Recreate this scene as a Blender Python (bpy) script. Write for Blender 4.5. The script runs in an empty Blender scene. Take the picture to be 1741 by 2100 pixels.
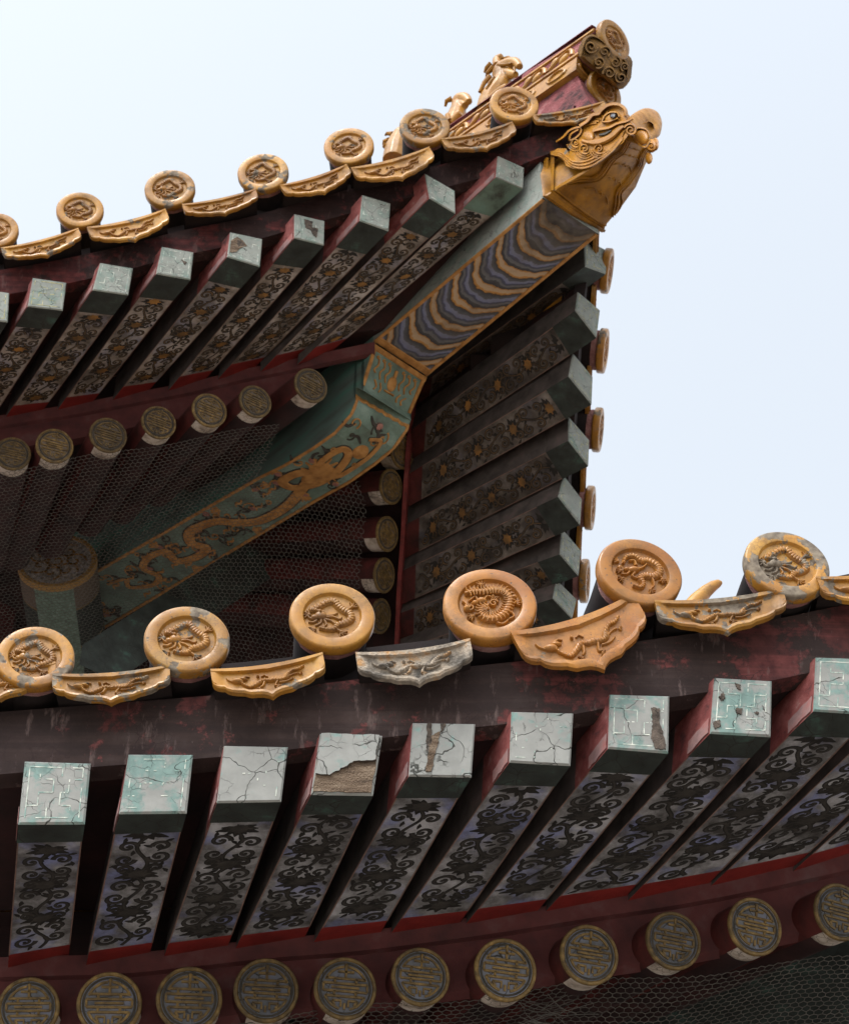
import bpy, math, random
from mathutils import Vector as V, Matrix

# ------------------------------------------------------------------ camera, sky, sun
SC = bpy.context.scene
C = SC.collection
R = math.radians
PITCH = R(50)
F = 4700.0                    # focal length in units of a 1741-wide frame
CAM = V((0, 0, 1.6))
FW = V((0, math.cos(PITCH), math.sin(PITCH)))
UP = V((0, -math.sin(PITCH), math.cos(PITCH)))
cd = bpy.data.cameras.new('camera')
cd.sensor_fit = 'HORIZONTAL'; cd.sensor_width = 36; cd.lens = 36 * F / 1741
cd.clip_start = 0.05; cd.clip_end = 5000
cam = bpy.data.objects.new('camera', cd); C.objects.link(cam)
cam.location = CAM; cam.rotation_euler = (math.pi / 2 + PITCH, 0, 0)
SC.camera = cam
cd.dof.use_dof = True; cd.dof.focus_distance = 4.75; cd.dof.aperture_fstop = 22

SUN_EL, SUN_AZ = 52, 205      # azimuth clockwise from +Y (building lies towards +Y)
w = bpy.data.worlds.new('World'); SC.world = w; w.use_nodes = True
nt = w.node_tree; nt.nodes.clear()
sky = nt.nodes.new('ShaderNodeTexSky'); sky.sky_type = 'NISHITA'; sky.sun_disc = False
sky.sun_elevation = R(SUN_EL); sky.sun_rotation = R(SUN_AZ)
sky.air_density = 1.0; sky.dust_density = 3.5; sky.ozone_density = 1.0
hs = nt.nodes.new('ShaderNodeHueSaturation'); hs.inputs['Saturation'].default_value = 0.19
bg = nt.nodes.new('ShaderNodeBackground'); bg.inputs['Strength'].default_value = 0.15
wo = nt.nodes.new('ShaderNodeOutputWorld')
tn = nt.nodes.new('ShaderNodeMix'); tn.data_type = 'RGBA'; tn.blend_type = 'MULTIPLY'; tn.inputs[0].default_value = 1; tn.inputs[7].default_value = (.95, 1.0, 1.03, 1)
nt.links.new(sky.outputs[0], hs.inputs['Color']); nt.links.new(hs.outputs[0], tn.inputs[6]); nt.links.new(tn.outputs[2], bg.inputs['Color'])
nt.links.new(bg.outputs[0], wo.inputs[0])
sl = bpy.data.lights.new('sun', 'SUN'); sl.energy = 0.5; sl.angle = R(14); sl.color = (1.0, 0.95, 0.88)
so = bpy.data.objects.new('sun', sl); C.objects.link(so); so.location = (0, -5, 20)
az, el = R(SUN_AZ), R(SUN_EL)
sd = V((math.sin(az) * math.cos(el), math.cos(az) * math.cos(el), math.sin(el)))
so.rotation_euler = (-sd).to_track_quat('-Z', 'Y').to_euler()
SC.view_settings.view_transform = 'Standard'; SC.view_settings.look = 'None'
SC.view_settings.exposure = 1.5; SC.view_settings.gamma = 1.0
SC.cycles.max_bounces = 6; SC.cycles.diffuse_bounces = 4

# ------------------------------------------------------------------ survey helpers: a sight line met with a plane of the building
def ray(px, py):
    return FW + V((1, 0, 0)) * ((px - 870.5) / F) + UP * ((1050 - py) / F)
def atY(px, py, y):
    d = ray(px, py); return CAM + d * (y / d.y)
def atZ(px, py, z):
    d = ray(px, py); return CAM + d * ((z - CAM.z) / d.z)
def atD(px, py, c):           # vertical plane x + y = c, parallel to the hip of the roof
    d = ray(px, py); return CAM + d * (c / (d.x + d.y))
def proj(p):
    q = p - CAM; t = q.dot(FW)
    return 870.5 + F * q.x / t, 1050 - F * q.dot(UP) / t
def lerp(a, b, t): return a + (b - a) * t

# ------------------------------------------------------------------ materials
class NT:
    def __init__(s, name):
        s.m = bpy.data.materials.new(name); s.m.use_nodes = True
        s.t = s.m.node_tree; s.t.nodes.clear()
        s.o = s.n('ShaderNodeOutputMaterial'); s.b = s.n('ShaderNodeBsdfPrincipled')
        s.l(s.b.outputs[0], s.o.inputs[0]); s._c = None
    def n(s, k): return s.t.nodes.new(k)
    def l(s, a, b): s.t.links.new(a, b)
    def put(s, sock, v):
        if isinstance(v, (int, float)): sock.default_value = v
        elif isinstance(v, tuple): sock.default_value = v if len(v) == 4 or sock.type == 'VECTOR' else v + (1,)
        else: s.l(v, sock)
    def coord(s):
        if s._c is None:
            tc = s.n('ShaderNodeTexCoord'); oi = s.n('ShaderNodeObjectInfo')
            mu = s.n('ShaderNodeMath'); mu.operation = 'MULTIPLY'; mu.inputs[1].default_value = 61.7
            s.l(oi.outputs['Random'], mu.inputs[0])
            ad = s.n('ShaderNodeVectorMath'); s.l(tc.outputs['Object'], ad.inputs[0]); s.l(mu.outputs[0], ad.inputs[1])
            s._c = ad.outputs[0]
        return s._c
    def objxyz(s):
        tc = s.n('ShaderNodeTexCoord'); sp = s.n('ShaderNodeSeparateXYZ'); s.l(tc.outputs['Object'], sp.inputs[0]); return sp.outputs
    def scaled(s, v):
        ml = s.n('ShaderNodeVectorMath'); ml.operation = 'MULTIPLY'; s.l(s.coord(), ml.inputs[0]); ml.inputs[1].default_value = v; return ml.outputs[0]
    def rnd(s): return s.n('ShaderNodeObjectInfo').outputs['Random']
    def noise(s, sc, det=4, ro=.55, vec=None, dist=0):
        x = s.n('ShaderNodeTexNoise'); s.l(vec or s.coord(), x.inputs['Vector'])
        x.inputs['Scale'].default_value = sc; x.inputs['Detail'].default_value = det
        x.inputs['Roughness'].default_value = ro; x.inputs['Distortion'].default_value = dist; return x.outputs[0]
    def crack(s, sc, wob=.35):
        no = s.n('ShaderNodeTexNoise'); s.l(s.coord(), no.inputs['Vector']); no.inputs['Scale'].default_value = sc * 1.7; no.inputs['Detail'].default_value = 3
        mx = s.n('ShaderNodeMix'); mx.data_type = 'VECTOR'; mx.inputs[0].default_value = wob / sc
        s.l(s.coord(), mx.inputs[4]); ad = s.n('ShaderNodeVectorMath'); s.l(s.coord(), ad.inputs[0])
        scl = s.n('ShaderNodeVectorMath'); scl.operation = 'SCALE'; s.l(no.outputs['Color'], scl.inputs[0]); scl.inputs[3].default_value = wob / sc
        s.l(scl.outputs[0], ad.inputs[1])
        vo = s.n('ShaderNodeTexVoronoi'); vo.feature = 'DISTANCE_TO_EDGE'; s.l(ad.outputs[0], vo.inputs['Vector']); vo.inputs['Scale'].default_value = sc
        return vo.outputs['Distance']
    def ramp(s, f, stops, interp='LINEAR'):
        x = s.n('ShaderNodeValToRGB'); x.color_ramp.interpolation = interp
        e = x.color_ramp.elements
        while len(e) < len(stops): e.new(.5)
        for i, (p, c) in enumerate(stops):
            e[i].position = p; e[i].color = (c + (1,)) if isinstance(c, tuple) else (c, c, c, 1)
        s.l(f, x.inputs[0]); return x.outputs[0]
    def mix(s, f, a, b, mode='MIX'):
        x = s.n('ShaderNodeMix'); x.data_type = 'RGBA'; x.blend_type = mode
        s.put(x.inputs[0], f); s.put(x.inputs[6], a); s.put(x.inputs[7], b); return x.outputs[2]
    def math(s, op, a, b=0.0, c=0.0):
        x = s.n('ShaderNodeMath'); x.operation = op
        s.put(x.inputs[0], a); s.put(x.inputs[1], b); s.put(x.inputs[2], c); return x.outputs[0]
    def attr(s, name):
        x = s.n('ShaderNodeAttribute'); x.attribute_type = 'OBJECT'; x.attribute_name = name; return x.outputs['Fac']
    def done(s, col, rough=.6, hgt=None, bs=.4, bd=.004, coat=0, spec=.5):
        s.put(s.b.inputs['Base Color'], col); s.put(s.b.inputs['Roughness'], rough)
        s.b.inputs['Specular IOR Level'].default_value = spec
        if coat: s.b.inputs['Coat Weight'].default_value = coat; s.b.inputs['Coat Roughness'].default_value = .15
        if hgt is not None:
            bu = s.n('ShaderNodeBump'); bu.inputs['Strength'].default_value = bs; bu.inputs['Distance'].default_value = bd
            s.l(hgt, bu.inputs['Height']); s.l(bu.outputs[0], s.b.inputs['Normal'])
        return s.m

def m_glaze(name, c1, c2, c3, scale=9, bumps=.25, spec=.32):
    s = NT(name)
    base = s.ramp(s.noise(scale, 5, .6), [(.32, c2), (.52, c1), (.72, c3)])
    tint = s.math('MULTIPLY_ADD', s.rnd(), .35, .8)
    hsv = s.n('ShaderNodeHueSaturation'); s.l(base, hsv.inputs['Color']); s.l(tint, hsv.inputs['Value'])
    hsv.inputs['Saturation'].default_value = 1.0
    dirt = s.ramp(s.noise(38, 4, .7), [(.50, 0.0), (.66, 1.0)])
    col = s.mix(s.math('MULTIPLY', dirt, .35), hsv.outputs[0], (.16, .085, .03))
    crz = s.math('MULTIPLY', s.ramp(s.crack(95, .4), [(.01, .55), (.05, 0.0)]), s.ramp(s.noise(13, 2), [(.42, 0.0), (.60, 1.0)]))
    col = s.mix(crz, col, (.11, .05, .018))
    pit = s.ramp(s.noise(150, 2, .5), [(.68, 0.0), (.74, .8)])
    col = s.mix(pit, col, (.05, .03, .018))
    grim = s.ramp(s.noise(11, 6, .72), [(.48, 0.0), (.70, .75)])
    col = s.mix(grim, col, (.115, .058, .022))
    wear = s.math('SUBTRACT', s.noise(17, 5, .62), s.math('MULTIPLY_ADD', s.attr('wear'), -.20, .70))
    chip = s.ramp(wear, [(.0, 0.0), (.018, 1.0)])
    chipc = s.ramp(s.noise(70, 3), [(.3, (.08, .06, .045)), (.7, (.23, .185, .135))])
    col = s.mix(chip, col, chipc)
    rough = s.math('ADD', s.math('MULTIPLY_ADD', chip, .5, .28), s.math('ADD', s.math('MULTIPLY', dirt, .25), s.math('MULTIPLY', grim, .35)))
    h = s.math('SUBTRACT', s.math('MULTIPLY', s.noise(45, 5), .45), s.math('ADD', s.math('MULTIPLY', chip, .6), s.math('MULTIPLY', pit, .3)))
    return s.done(col, rough, h, bumps, .006, spec=spec)
def m_noise(name, stops, scale, rough=.75, bs=.35, det=5, bd=.004, crk=0, crk_c=(.02, .018, .015), spec=.3, vec=None, var=0):
    s = NT(name)
    n = s.noise(scale, det, .6, s.scaled(vec) if vec else None)
    col = s.ramp(n, stops)
    if var:
        hv = s.n('ShaderNodeHueSaturation'); s.l(col, hv.inputs['Color']); s.l(s.math('MULTIPLY_ADD', s.rnd(), 2 * var, 1 - var), hv.inputs['Value']); hv.inputs['Saturation'].default_value = 1; col = hv.outputs[0]
    h = s.noise(scale * 6, 4)
    if crk:
        d = s.crack(crk); msk = s.ramp(d, [(.008, 1.0), (.028, 0.0)])
        msk = s.math('MULTIPLY', msk, s.ramp(s.noise(9, 2), [(.40, 0.0), (.52, 1.0)]))
        col = s.mix(msk, col, crk_c); h = s.math('SUBTRACT', s.math('MULTIPLY', h, .3), msk)
    return s.done(col, rough, h, bs, bd, spec=spec)

M = {}
M['glaze'] = m_glaze('amber_glaze', (.35, .162, .024), (.26, .105, .013), (.40, .215, .045))
M['glaze_or'] = m_glaze('orange_glaze', (.35, .138, .022), (.27, .092, .013), (.40, .18, .038))
M['glaze_dk'] = m_glaze('deep_amber_glaze', (.27, .115, .009), (.12, .048, .005), (.33, .155, .017), 12, .25, .10)
M['glaze_head'] = m_glaze('bright_amber_glaze', (.36, .155, .018), (.25, .095, .009), (.42, .20, .032), 9, .2, .12)
M['glaze_brown'] = m_noise('shaded_brown_glaze', [(.3, (.035, .018, .006)), (.55, (.12, .058, .012)), (.75, (.20, .10, .02))], 24, .75, .3, spec=.08)  # shade on the down-facing carved end painted into the brown
M['bleached'] = m_noise('bleached_biscuit', [(.30, (.04, .035, .03)), (.43, (.13, .11, .09)), (.56, (.31, .25, .19)), (.64, (.33, .17, .06)), (.72, (.38, .31, .24))], 17, .85, .6, bd=.012)
M['glaze_relief'] = m_glaze('amber_relief_glaze', (.29, .125, .022), (.18, .07, .014), (.37, .18, .04), 30, .4)
M['lime'] = m_noise('red_lime_mortar', [(.3, (.13, .06, .055)), (.5, (.24, .11, .10)), (.7, (.33, .20, .18))], 16, .9, .6, bd=.01)
M['lime_red'] = m_noise('rose_red_lime', [(.32, (.035, .015, .015)), (.44, (.12, .035, .036)), (.56, (.20, .052, .055)), (.72, (.29, .14, .13))], 16, .9, .7, bd=.012)
M['red'] = m_noise('dull_red_paint', [(.3, (.07, .012, .011)), (.52, (.14, .02, .018)), (.75, (.16, .045, .04))], 20, .7, .25)
M['red_shaded'] = m_noise('shaded_red_paint', [(.3, (.022, .007, .006)), (.6, (.075, .013, .011)), (.8, (.10, .02, .018))], 14, .8, .2)  # recess shade painted in: a darker copy of the dull red
M['red_bright'] = m_noise('bright_red_paint', [(.3, (.12, .012, .010)), (.6, (.20, .018, .014))], 16, .65, .15)
M['red_worn'] = m_noise('worn_red_paint', [(.30, (.06, .024, .023)), (.44, (.17, .042, .038)), (.60, (.23, .072, .064)), (.74, (.29, .19, .175))], 26, .75, .3)
M['red_dull'] = m_noise('dusty_red_paint', [(.3, (.055, .018, .018)), (.55, (.095, .026, .025)), (.75, (.11, .055, .055))], 13, .8, .2)
M['void'] = m_noise('eave_shadow_black', [(.3, (.007, .005, .005)), (.7, (.018, .010, .009))], 12, .9, .2)  # near-black mortar and boards, shadow under the tiles painted in
M['side_grey'] = m_noise('grey_brown_rafter_side', [(.3, (.03, .025, .023)), (.6, (.075, .06, .055)), (.75, (.11, .075, .07))], 14, .85, .2)  # dark grey-brown rafter flanks
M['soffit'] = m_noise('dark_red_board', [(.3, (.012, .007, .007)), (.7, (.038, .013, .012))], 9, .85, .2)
M['wood'] = m_noise('weathered_wood', [(.3, (.05, .032, .02)), (.5, (.15, .10, .065)), (.7, (.27, .20, .14))], 40, .9, 1.0, bd=.012, vec=(.25, 1, 1.4))
M['darkwood'] = m_noise('dark_bare_wood', [(.3, (.03, .022, .017)), (.7, (.12, .09, .07))], 60, .9, .8, bd=.008, crk=60)
M['pale'] = m_noise('pale_lilac_paint', [(.3, (.16, .10, .10)), (.5, (.26, .15, .14)), (.7, (.30, .10, .09))], 22, .8, .2)
M['white'] = m_noise('dirty_white_paint', [(.3, (.12, .09, .07)), (.5, (.42, .36, .30)), (.75, (.55, .50, .45))], 22, .8, .2, crk=45)
M['gold'] = m_noise('dull_gold_paint', [(.3, (.14, .07, .02)), (.55, (.30, .17, .05)), (.75, (.38, .24, .09))], 45, .6, .3)
M['gold_or'] = m_noise('orange_gold_paint', [(.3, (.20, .085, .02)), (.55, (.36, .17, .045)), (.75, (.42, .22, .07))], 30, .6, .3)
M['goldline'] = m_noise('old_gold_line', [(.3, (.05, .032, .014)), (.55, (.135, .085, .028)), (.75, (.24, .15, .05))], 60, .6, .3, var=.35)
M['shou'] = m_noise('blue_grey_ground', [(.3, (.05, .05, .053)), (.5, (.105, .108, .12)), (.72, (.13, .135, .18))], 24, .8, .3, crk=24, var=.35)
M['shou_up'] = m_noise('brown_grey_ground', [(.3, (.055, .04, .03)), (.6, (.13, .10, .075))], 30, .8, .3, crk=28, var=.35)
M['groove'] = m_noise('black_outline', [(.3, (.02, .018, .014)), (.7, (.05, .04, .03))], 40, .8, .2)
M['dkgreen'] = m_noise('soot_green_paint', [(.3, (.014, .015, .013)), (.58, (.028, .034, .029)), (.76, (.045, .09, .072))], 16, .85, .3, crk=25)
M['midgreen'] = m_noise('grey_green_paint', [(.3, (.035, .035, .028)), (.48, (.10, .14, .11)), (.75, (.12, .19, .155))], 14, .85, .3)
M['beamgreen'] = m_noise('verdigris_paint', [(.28, (.07, .08, .062)), (.5, (.115, .165, .13)), (.72, (.185, .24, .20))], 11, .7, .2, crk=60, crk_c=(.07, .12, .09))
M['teal'] = m_noise('teal_side_paint', [(.28, (.075, .085, .075)), (.5, (.10, .15, .13)), (.7, (.07, .20, .155))], 8, .75, .15, vec=(.4, 1, 2))
M['pink'] = m_noise('faded_pink_paint', [(.3, (.16, .06, .045)), (.7, (.30, .14, .11))], 30, .7, .2)
M['scroll_dk'] = m_noise('soot_scroll_paint', [(.3, (.007, .006, .005)), (.7, (.020, .017, .014))], 40, .75, .2)
M['scroll_mid'] = m_noise('sooty_grey_brown', [(.3, (.016, .014, .012)), (.7, (.042, .036, .03))], 40, .8, .2)
M['scroll_br'] = m_noise('brown_scroll_paint', [(.3, (.03, .020, .013)), (.55, (.075, .045, .02)), (.75, (.14, .075, .025))], 22, .7, .2)
M['flower'] = m_noise('ochre_flower_paint', [(.3, (.05, .028, .012)), (.5, (.14, .07, .02)), (.72, (.30, .14, .03))], 18, .7, .2)
M['frame_line'] = m_noise('thin_rust_line', [(.3, (.10, .06, .05)), (.7, (.22, .13, .10))], 30, .8, .2)
M['wire'] = m_noise('old_steel_wire', [(.3, (.05, .046, .04)), (.7, (.12, .11, .095))], 30, .6, .1)
M['eye'] = m_noise('black_glaze', [(.3, (.01, .01, .012)), (.7, (.02, .02, .025))], 10, .12, .05, spec=.6)

def m_plaster(name, teal_lo, teal_amt, tealc=(.12, .235, .21), grey=(.235, .232, .215), crs=11):
    s = NT(name)
    g = s.ramp(s.noise(22, 4), [(.3, tuple(c * .84 for c in grey)), (.7, tuple(c * 1.12 for c in grey))])
    t = s.ramp(s.noise(20, 6, .68), [(teal_lo, 0.0), (teal_lo + .10, 1.0)])
    t = s.math('MULTIPLY', t, teal_amt)
    col = s.mix(t, g, s.ramp(s.noise(60, 4), [(.3, tuple(c * .75 for c in tealc)), (.7, tuple(min(1, c * 1.25) for c in tealc))]))
    c1 = s.ramp(s.crack(crs, .55), [(.003, 1.0), (.011, 0.0)])
    c1 = s.math('MULTIPLY', c1, s.ramp(s.noise(14, 2), [(.42, 0.0), (.52, 1.0)]))
    c2 = s.ramp(s.crack(crs * 3.2, .5), [(.004, .7), (.016, 0.0)])
    c2 = s.math('MULTIPLY', c2, s.ramp(s.noise(17, 2), [(.50, 0.0), (.60, 1.0)]))
    ck = s.math('MAXIMUM', c1, c2)
    col = s.mix(ck, col, (.035, .035, .03))
    h = s.math('SUBTRACT', s.math('MULTIPLY', s.noise(90, 4), .25), ck)
    return s.done(col, .85, h, .6, .004, spec=.2)
M['plaster_teal'] = m_plaster('turquoise_flaked_plaster', .47, .75, (.115, .20, .178))
M['plaster'] = m_plaster('grey_green_plaster', .56, .7)
M['plaster_up'] = m_plaster('grey_plaster', .50, .5, (.12, .19, .16), (.225, .235, .21), 17)
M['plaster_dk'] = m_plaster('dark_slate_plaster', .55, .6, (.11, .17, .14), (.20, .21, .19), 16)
M['fret'] = m_noise('pale_fret_line', [(.40, (.17, .26, .23)), (.5, (.34, .37, .32)), (.62, (.55, .55, .48))], 60, .8, .2)
M['fret_gold'] = m_noise('yellowed_fret_line', [(.42, (.13, .16, .13)), (.54, (.34, .30, .12)), (.66, (.50, .46, .30))], 60, .8, .2)

def m_under(name, stops, blue, amt):
    s = NT(name)
    col = s.ramp(s.noise(10, 6, .65), stops)
    b = s.math('MULTIPLY', s.ramp(s.noise(12, 3), [(.5, 0.0), (.66, 1.0)]), amt)
    col = s.mix(b, col, blue)
    soot = s.ramp(s.noise(8, 7, .72), [(.44, 0.0), (.60, 1.0)])
    col = s.mix(s.math('MULTIPLY', soot, .62), col, (.035, .030, .026))
    return s.done(col, .85, s.noise(80, 4), .3, .003, spec=.2)
M['under_low'] = m_under('blue_grey_rafter_paint', [(.34, (.05, .045, .042)), (.48, (.18, .172, .172)), (.64, (.36, .35, .36))], (.17, .19, .36), .75)
M['under_side'] = m_under('shaded_rafter_paint', [(.34, (.03, .024, .02)), (.5, (.095, .078, .066)), (.7, (.20, .172, .15))], (.10, .10, .13), .4)  # darker copy: weaker light beneath the side eave painted in
M['under_up'] = m_under('warm_grey_rafter_paint', [(.32, (.09, .07, .056)), (.48, (.27, .225, .19)), (.66, (.38, .345, .325))], (.20, .205, .28), .6)

def m_fascia(k=1.0):
    s = NT('weathered_fascia_board')
    g = s.ramp(s.noise(7, 6, .65), [(.3, (.026, .018, .016)), (.55, (.048, .032, .029)), (.75, (.075, .056, .052))])
    p = s.ramp(s.noise(5, 8, .74), [(.515, 0.0), (.55, 1.0)])
    col = s.mix(p, g, s.ramp(s.noise(40, 4), [(.3, (.065, .022, .022)), (.7, (.16, .05, .046))]))
    gr = s.ramp(s.noise(26, 5, .65, s.scaled((.06, .5, 1.6))), [(.40, .0), (.56, .5)])
    col = s.mix(gr, col, (.022, .016, .016))
    sp = s.ramp(s.noise(34, 6, .75), [(.66, 0.0), (.69, .7)])
    col = s.mix(s.math('MULTIPLY', sp, s.ramp(s.noise(4, 2), [(.5, 0.0), (.6, 1.0)])), col, (.24, .18, .15))
    st = s.ramp(s.noise(34, 5, .65, s.scaled((1, 1, .10))), [(.58, 0.0), (.66, .45)])
    col = s.mix(st, col, (.17, .12, .11))
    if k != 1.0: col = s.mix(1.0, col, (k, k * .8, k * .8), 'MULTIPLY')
    ck = s.math('MULTIPLY', s.ramp(s.crack(34, .4), [(.01, .7), (.03, 0.0)]), s.ramp(s.noise(8, 2), [(.46, 0.0), (.56, 1.0)]))
    col = s.mix(ck, col, (.03, .02, .02))
    return s.done(col, .85, s.noise(50, 5), .5, .006, spec=.1)
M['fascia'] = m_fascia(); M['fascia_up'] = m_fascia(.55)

def m_wave():                 # object X runs out along the beam, Y across it
    s = NT('cloud_wave_paint')
    x, y, z = s.objxyz()
    a = s.math('ABSOLUTE', y)
    v = s.math('MULTIPLY', a, -.58)
    sc = s.math('ABSOLUTE', s.math('SINE', s.math('MULTIPLY', y, 27.0)))
    n = s.math('ADD', s.math('MULTIPLY', s.math('SUBTRACT', s.noise(26, 4), .5), .034), s.math('MULTIPLY', s.math('SUBTRACT', s.noise(7, 2), .5), .05))
    u = s.math('ADD', s.math('ADD', x, v), s.math('ADD', s.math('MULTIPLY', sc, .028), n))
    fr = s.math('FRACT', s.math('MULTIPLY', u, 9.2))
    col = s.ramp(fr, [(0.0, (.10, .05, .018)), (.025, (.33, .16, .045)), (.08, (.36, .19, .07)), (.095, (.38, .27, .165)), (.25, (.34, .24, .155)), (.265, (.34, .17, .05)), (.30, (.26, .13, .04)), (.315, (.035, .033, .036)), (.44, (.065, .063, .066)), (.455, (.12, .12, .125)), (.56, (.10, .10, .11)), (.575, (.055, .056, .075)), (.66, (.07, .072, .11)), (.675, (.14, .15, .235)), (.80, (.16, .165, .22)), (.82, (.09, .09, .10)), (.96, (.05, .05, .055)), (1.0, (.07, .045, .025))])
    gr = s.ramp(s.noise(9, 6, .7), [(.46, 0.0), (.72, .6)])
    col = s.mix(gr, col, (.075, .058, .045))
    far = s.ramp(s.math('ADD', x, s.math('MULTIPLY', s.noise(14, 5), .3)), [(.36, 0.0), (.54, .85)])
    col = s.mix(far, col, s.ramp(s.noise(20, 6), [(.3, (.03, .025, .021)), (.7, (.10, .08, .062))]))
    return s.done(col, .75, s.noise(70, 4), .3, .003, spec=.2)
M['wave'] = m_wave()
def m_ground():
    s = NT('pale_stone_paving')
    br = s.n('ShaderNodeTexBrick'); s.l(s.coord(), br.inputs['Vector']); br.inputs['Scale'].default_value = 1.2
    br.inputs['Color1'].default_value = (.33, .295, .255, 1); br.inputs['Color2'].default_value = (.28, .25, .22, 1); br.inputs['Mortar'].default_value = (.16, .14, .12, 1)
    br.inputs['Mortar Size'].default_value = .01
    return s.done(s.mix(.4, br.outputs[0], s.ramp(s.noise(2, 6), [(.3, (.20, .18, .155)), (.7, (.35, .31, .27))])), .85, s.noise(20, 4), .3, .01)
M['ground'] = m_ground()

# ------------------------------------------------------------------ mesh builder
class MB:
    def __init__(s): s.v = []; s.f = []; s.m = []
    def add(s, *ps):
        i = len(s.v); s.v += [V(p) for p in ps]; return i
    def face(s, ids, m=0): s.f.append(tuple(ids)); s.m.append(m)
    def quad(s, a, b, c, d, m=0): i = s.add(a, b, c, d); s.face((i, i + 1, i + 2, i + 3), m)
    def grid(s, fn, nu, nv, m=0):
        i0 = len(s.v)
        for j in range(nv + 1):
            for i in range(nu + 1): s.v.append(V(fn(i / nu, j / nv)))
        for j in range(nv):
            for i in range(nu):
                a = i0 + j * (nu + 1) + i
                s.face((a, a + 1, a + nu + 2, a + nu + 1), m(i, j) if callable(m) else m)
    def rings(s, rows, m=0, closed=True, cap0=False, cap1=False):
        i0 = len(s.v); n = len(rows[0])
        for r in rows: s.v += [V(p) for p in r]
        for j in range(len(rows) - 1):
            for i in range(n if closed else n - 1):
                k = (i + 1) % n
                s.face((i0 + j * n + i, i0 + j * n + k, i0 + (j + 1) * n + k, i0 + (j + 1) * n + i), m(i, j) if callable(m) else m)
        mm = m if not callable(m) else 0
        if cap0: s.face([i0 + i for i in range(n)][::-1], mm)
        if cap1: s.face([i0 + (len(rows) - 1) * n + i for i in range(n)], mm)
    def box(s, b, t, m=0):    # four lower points, four upper points (same order)
        ms = m if isinstance(m, (list, tuple)) else [m] * 6      # bottom, top, then the four sides
        i = s.add(*b, *t)
        s.face((i + 3, i + 2, i + 1, i), ms[0]); s.face((i + 4, i + 5, i + 6, i + 7), ms[1])
        for k in range(4):
            q = (k + 1) % 4; s.face((i + k, i + q, i + 4 + q, i + 4 + k), ms[2 + k])
    def lathe(s, prof, n=32, m=0, mat=None):   # profile (r, y) round the local Y axis
        mat = mat or Matrix.Identity(4)
        rows = []
        for r, y in prof:
            rows.append([mat @ V((max(r, 1e-5) * math.cos(2 * math.pi * k / n), y, max(r, 1e-5) * math.sin(2 * math.pi * k / n))) for k in range(n)])
        s.rings(rows, m)
    def tube(s, pts, rad, m=0, n=8, cap=True):
        rows = []; pts = [V(p) for p in pts]; u0 = None
        for i, p in enumerate(pts):
            t = (pts[min(i + 1, len(pts) - 1)] - pts[max(i - 1, 0)]).normalized()
            if u0 is None: u0 = t.orthogonal().normalized()
            u0 = (u0 - t * u0.dot(t)).normalized(); v0 = t.cross(u0)
            r = rad[i] if isinstance(rad, (list, tuple)) else rad
            rows.append([p + (u0 * math.cos(2 * math.pi * k / n) + v0 * math.sin(2 * math.pi * k / n)) * r for k in range(n)])
        s.rings(rows, m, True, cap, cap)
    def stroke(s, mp, pts, wid, h, m=0, flat=False, h0=0.0):
        n = len(pts)
        if n < 2: return
        prof = [(-1, 0), (-.8, 1), (.8, 1), (1, 0)] if flat else [(-1, 0), (-.75, .62), (-.3, .95), (.3, .95), (.75, .62), (1, 0)]
        rows = []
        for i, (x, y) in enumerate(pts):
            a = pts[max(i - 1, 0)]; b = pts[min(i + 1, n - 1)]
            tx, ty = b[0] - a[0], b[1] - a[1]; L = math.hypot(tx, ty) or 1
            nx, ny = -ty / L, tx / L
            wd = wid(i / (n - 1)) if callable(wid) else wid
            rows.append([mp(x + nx * wd * p, y + ny * wd * p, h0 + h * q) for p, q in prof])
        s.rings(rows, m, False)
        i0 = len(s.v) - n * len(prof)
        s.face([i0 + k for k in range(len(prof))][::-1], m); s.face([i0 + (n - 1) * len(prof) + k for k in range(len(prof))], m)
    def blob(s, mp, cx, cy, rx, ry, h, m=0, n=12, h0=0.0, rot=0):
        rows = []
        for k, (q, z) in enumerate([(1, 0), (.92, .45), (.7, .78), (.38, .95), (.02, 1)]):
            rr = []
            for i in range(n):
                a = 2 * math.pi * i / n; x, y = rx * q * math.cos(a), ry * q * math.sin(a)
                rr.append(mp(cx + x * math.cos(rot) - y * math.sin(rot), cy + x * math.sin(rot) + y * math.cos(rot), h0 + h * z))
            rows.append(rr)
        s.rings(rows, m, True, False, True)
    def poly(s, mp, out, h, m=0, h0=0.0, mside=None):
        n = len(out); i = s.add(*[mp(x, y, h0) for x, y in out], *[mp(x, y, h0 + h) for x, y in out])
        s.face([i + n + k for k in range(n)], m)
        for k in range(n):
            q = (k + 1) % n; s.face((i + k, i + q, i + n + q, i + n + k), m if mside is None else mside)
    def build(s, name, mats, parent=None, smooth=True, ang=38, local=False):
        me = bpy.data.meshes.new(name)
        vs = s.v
        if parent is not None and not local:
            q = parent
            while q.parent is not None: q = q.parent
            inv = MW[q.name].inverted(); vs = [inv @ p for p in vs]
        me.from_pydata([tuple(p) for p in vs], [], s.f)
        for k in (mats if isinstance(mats, (list, tuple)) else [mats]): me.materials.append(M[k])
        me.polygons.foreach_set('material_index', s.m)
        me.validate(); me.update()
        import bmesh
        b = bmesh.new(); b.from_mesh(me); bmesh.ops.recalc_face_normals(b, faces=b.faces); b.to_mesh(me); b.free()
        if smooth:
            me.shade_smooth(); me.set_sharp_from_angle(angle=R(ang))
        o = bpy.data.objects.new(name, me); C.objects.link(o)
        if parent is not None: o.parent = parent
        o['wear'] = float(parent['wear']) if parent is not None and 'wear' in parent.keys() else 0.2
        return o
MW = {}
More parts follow.
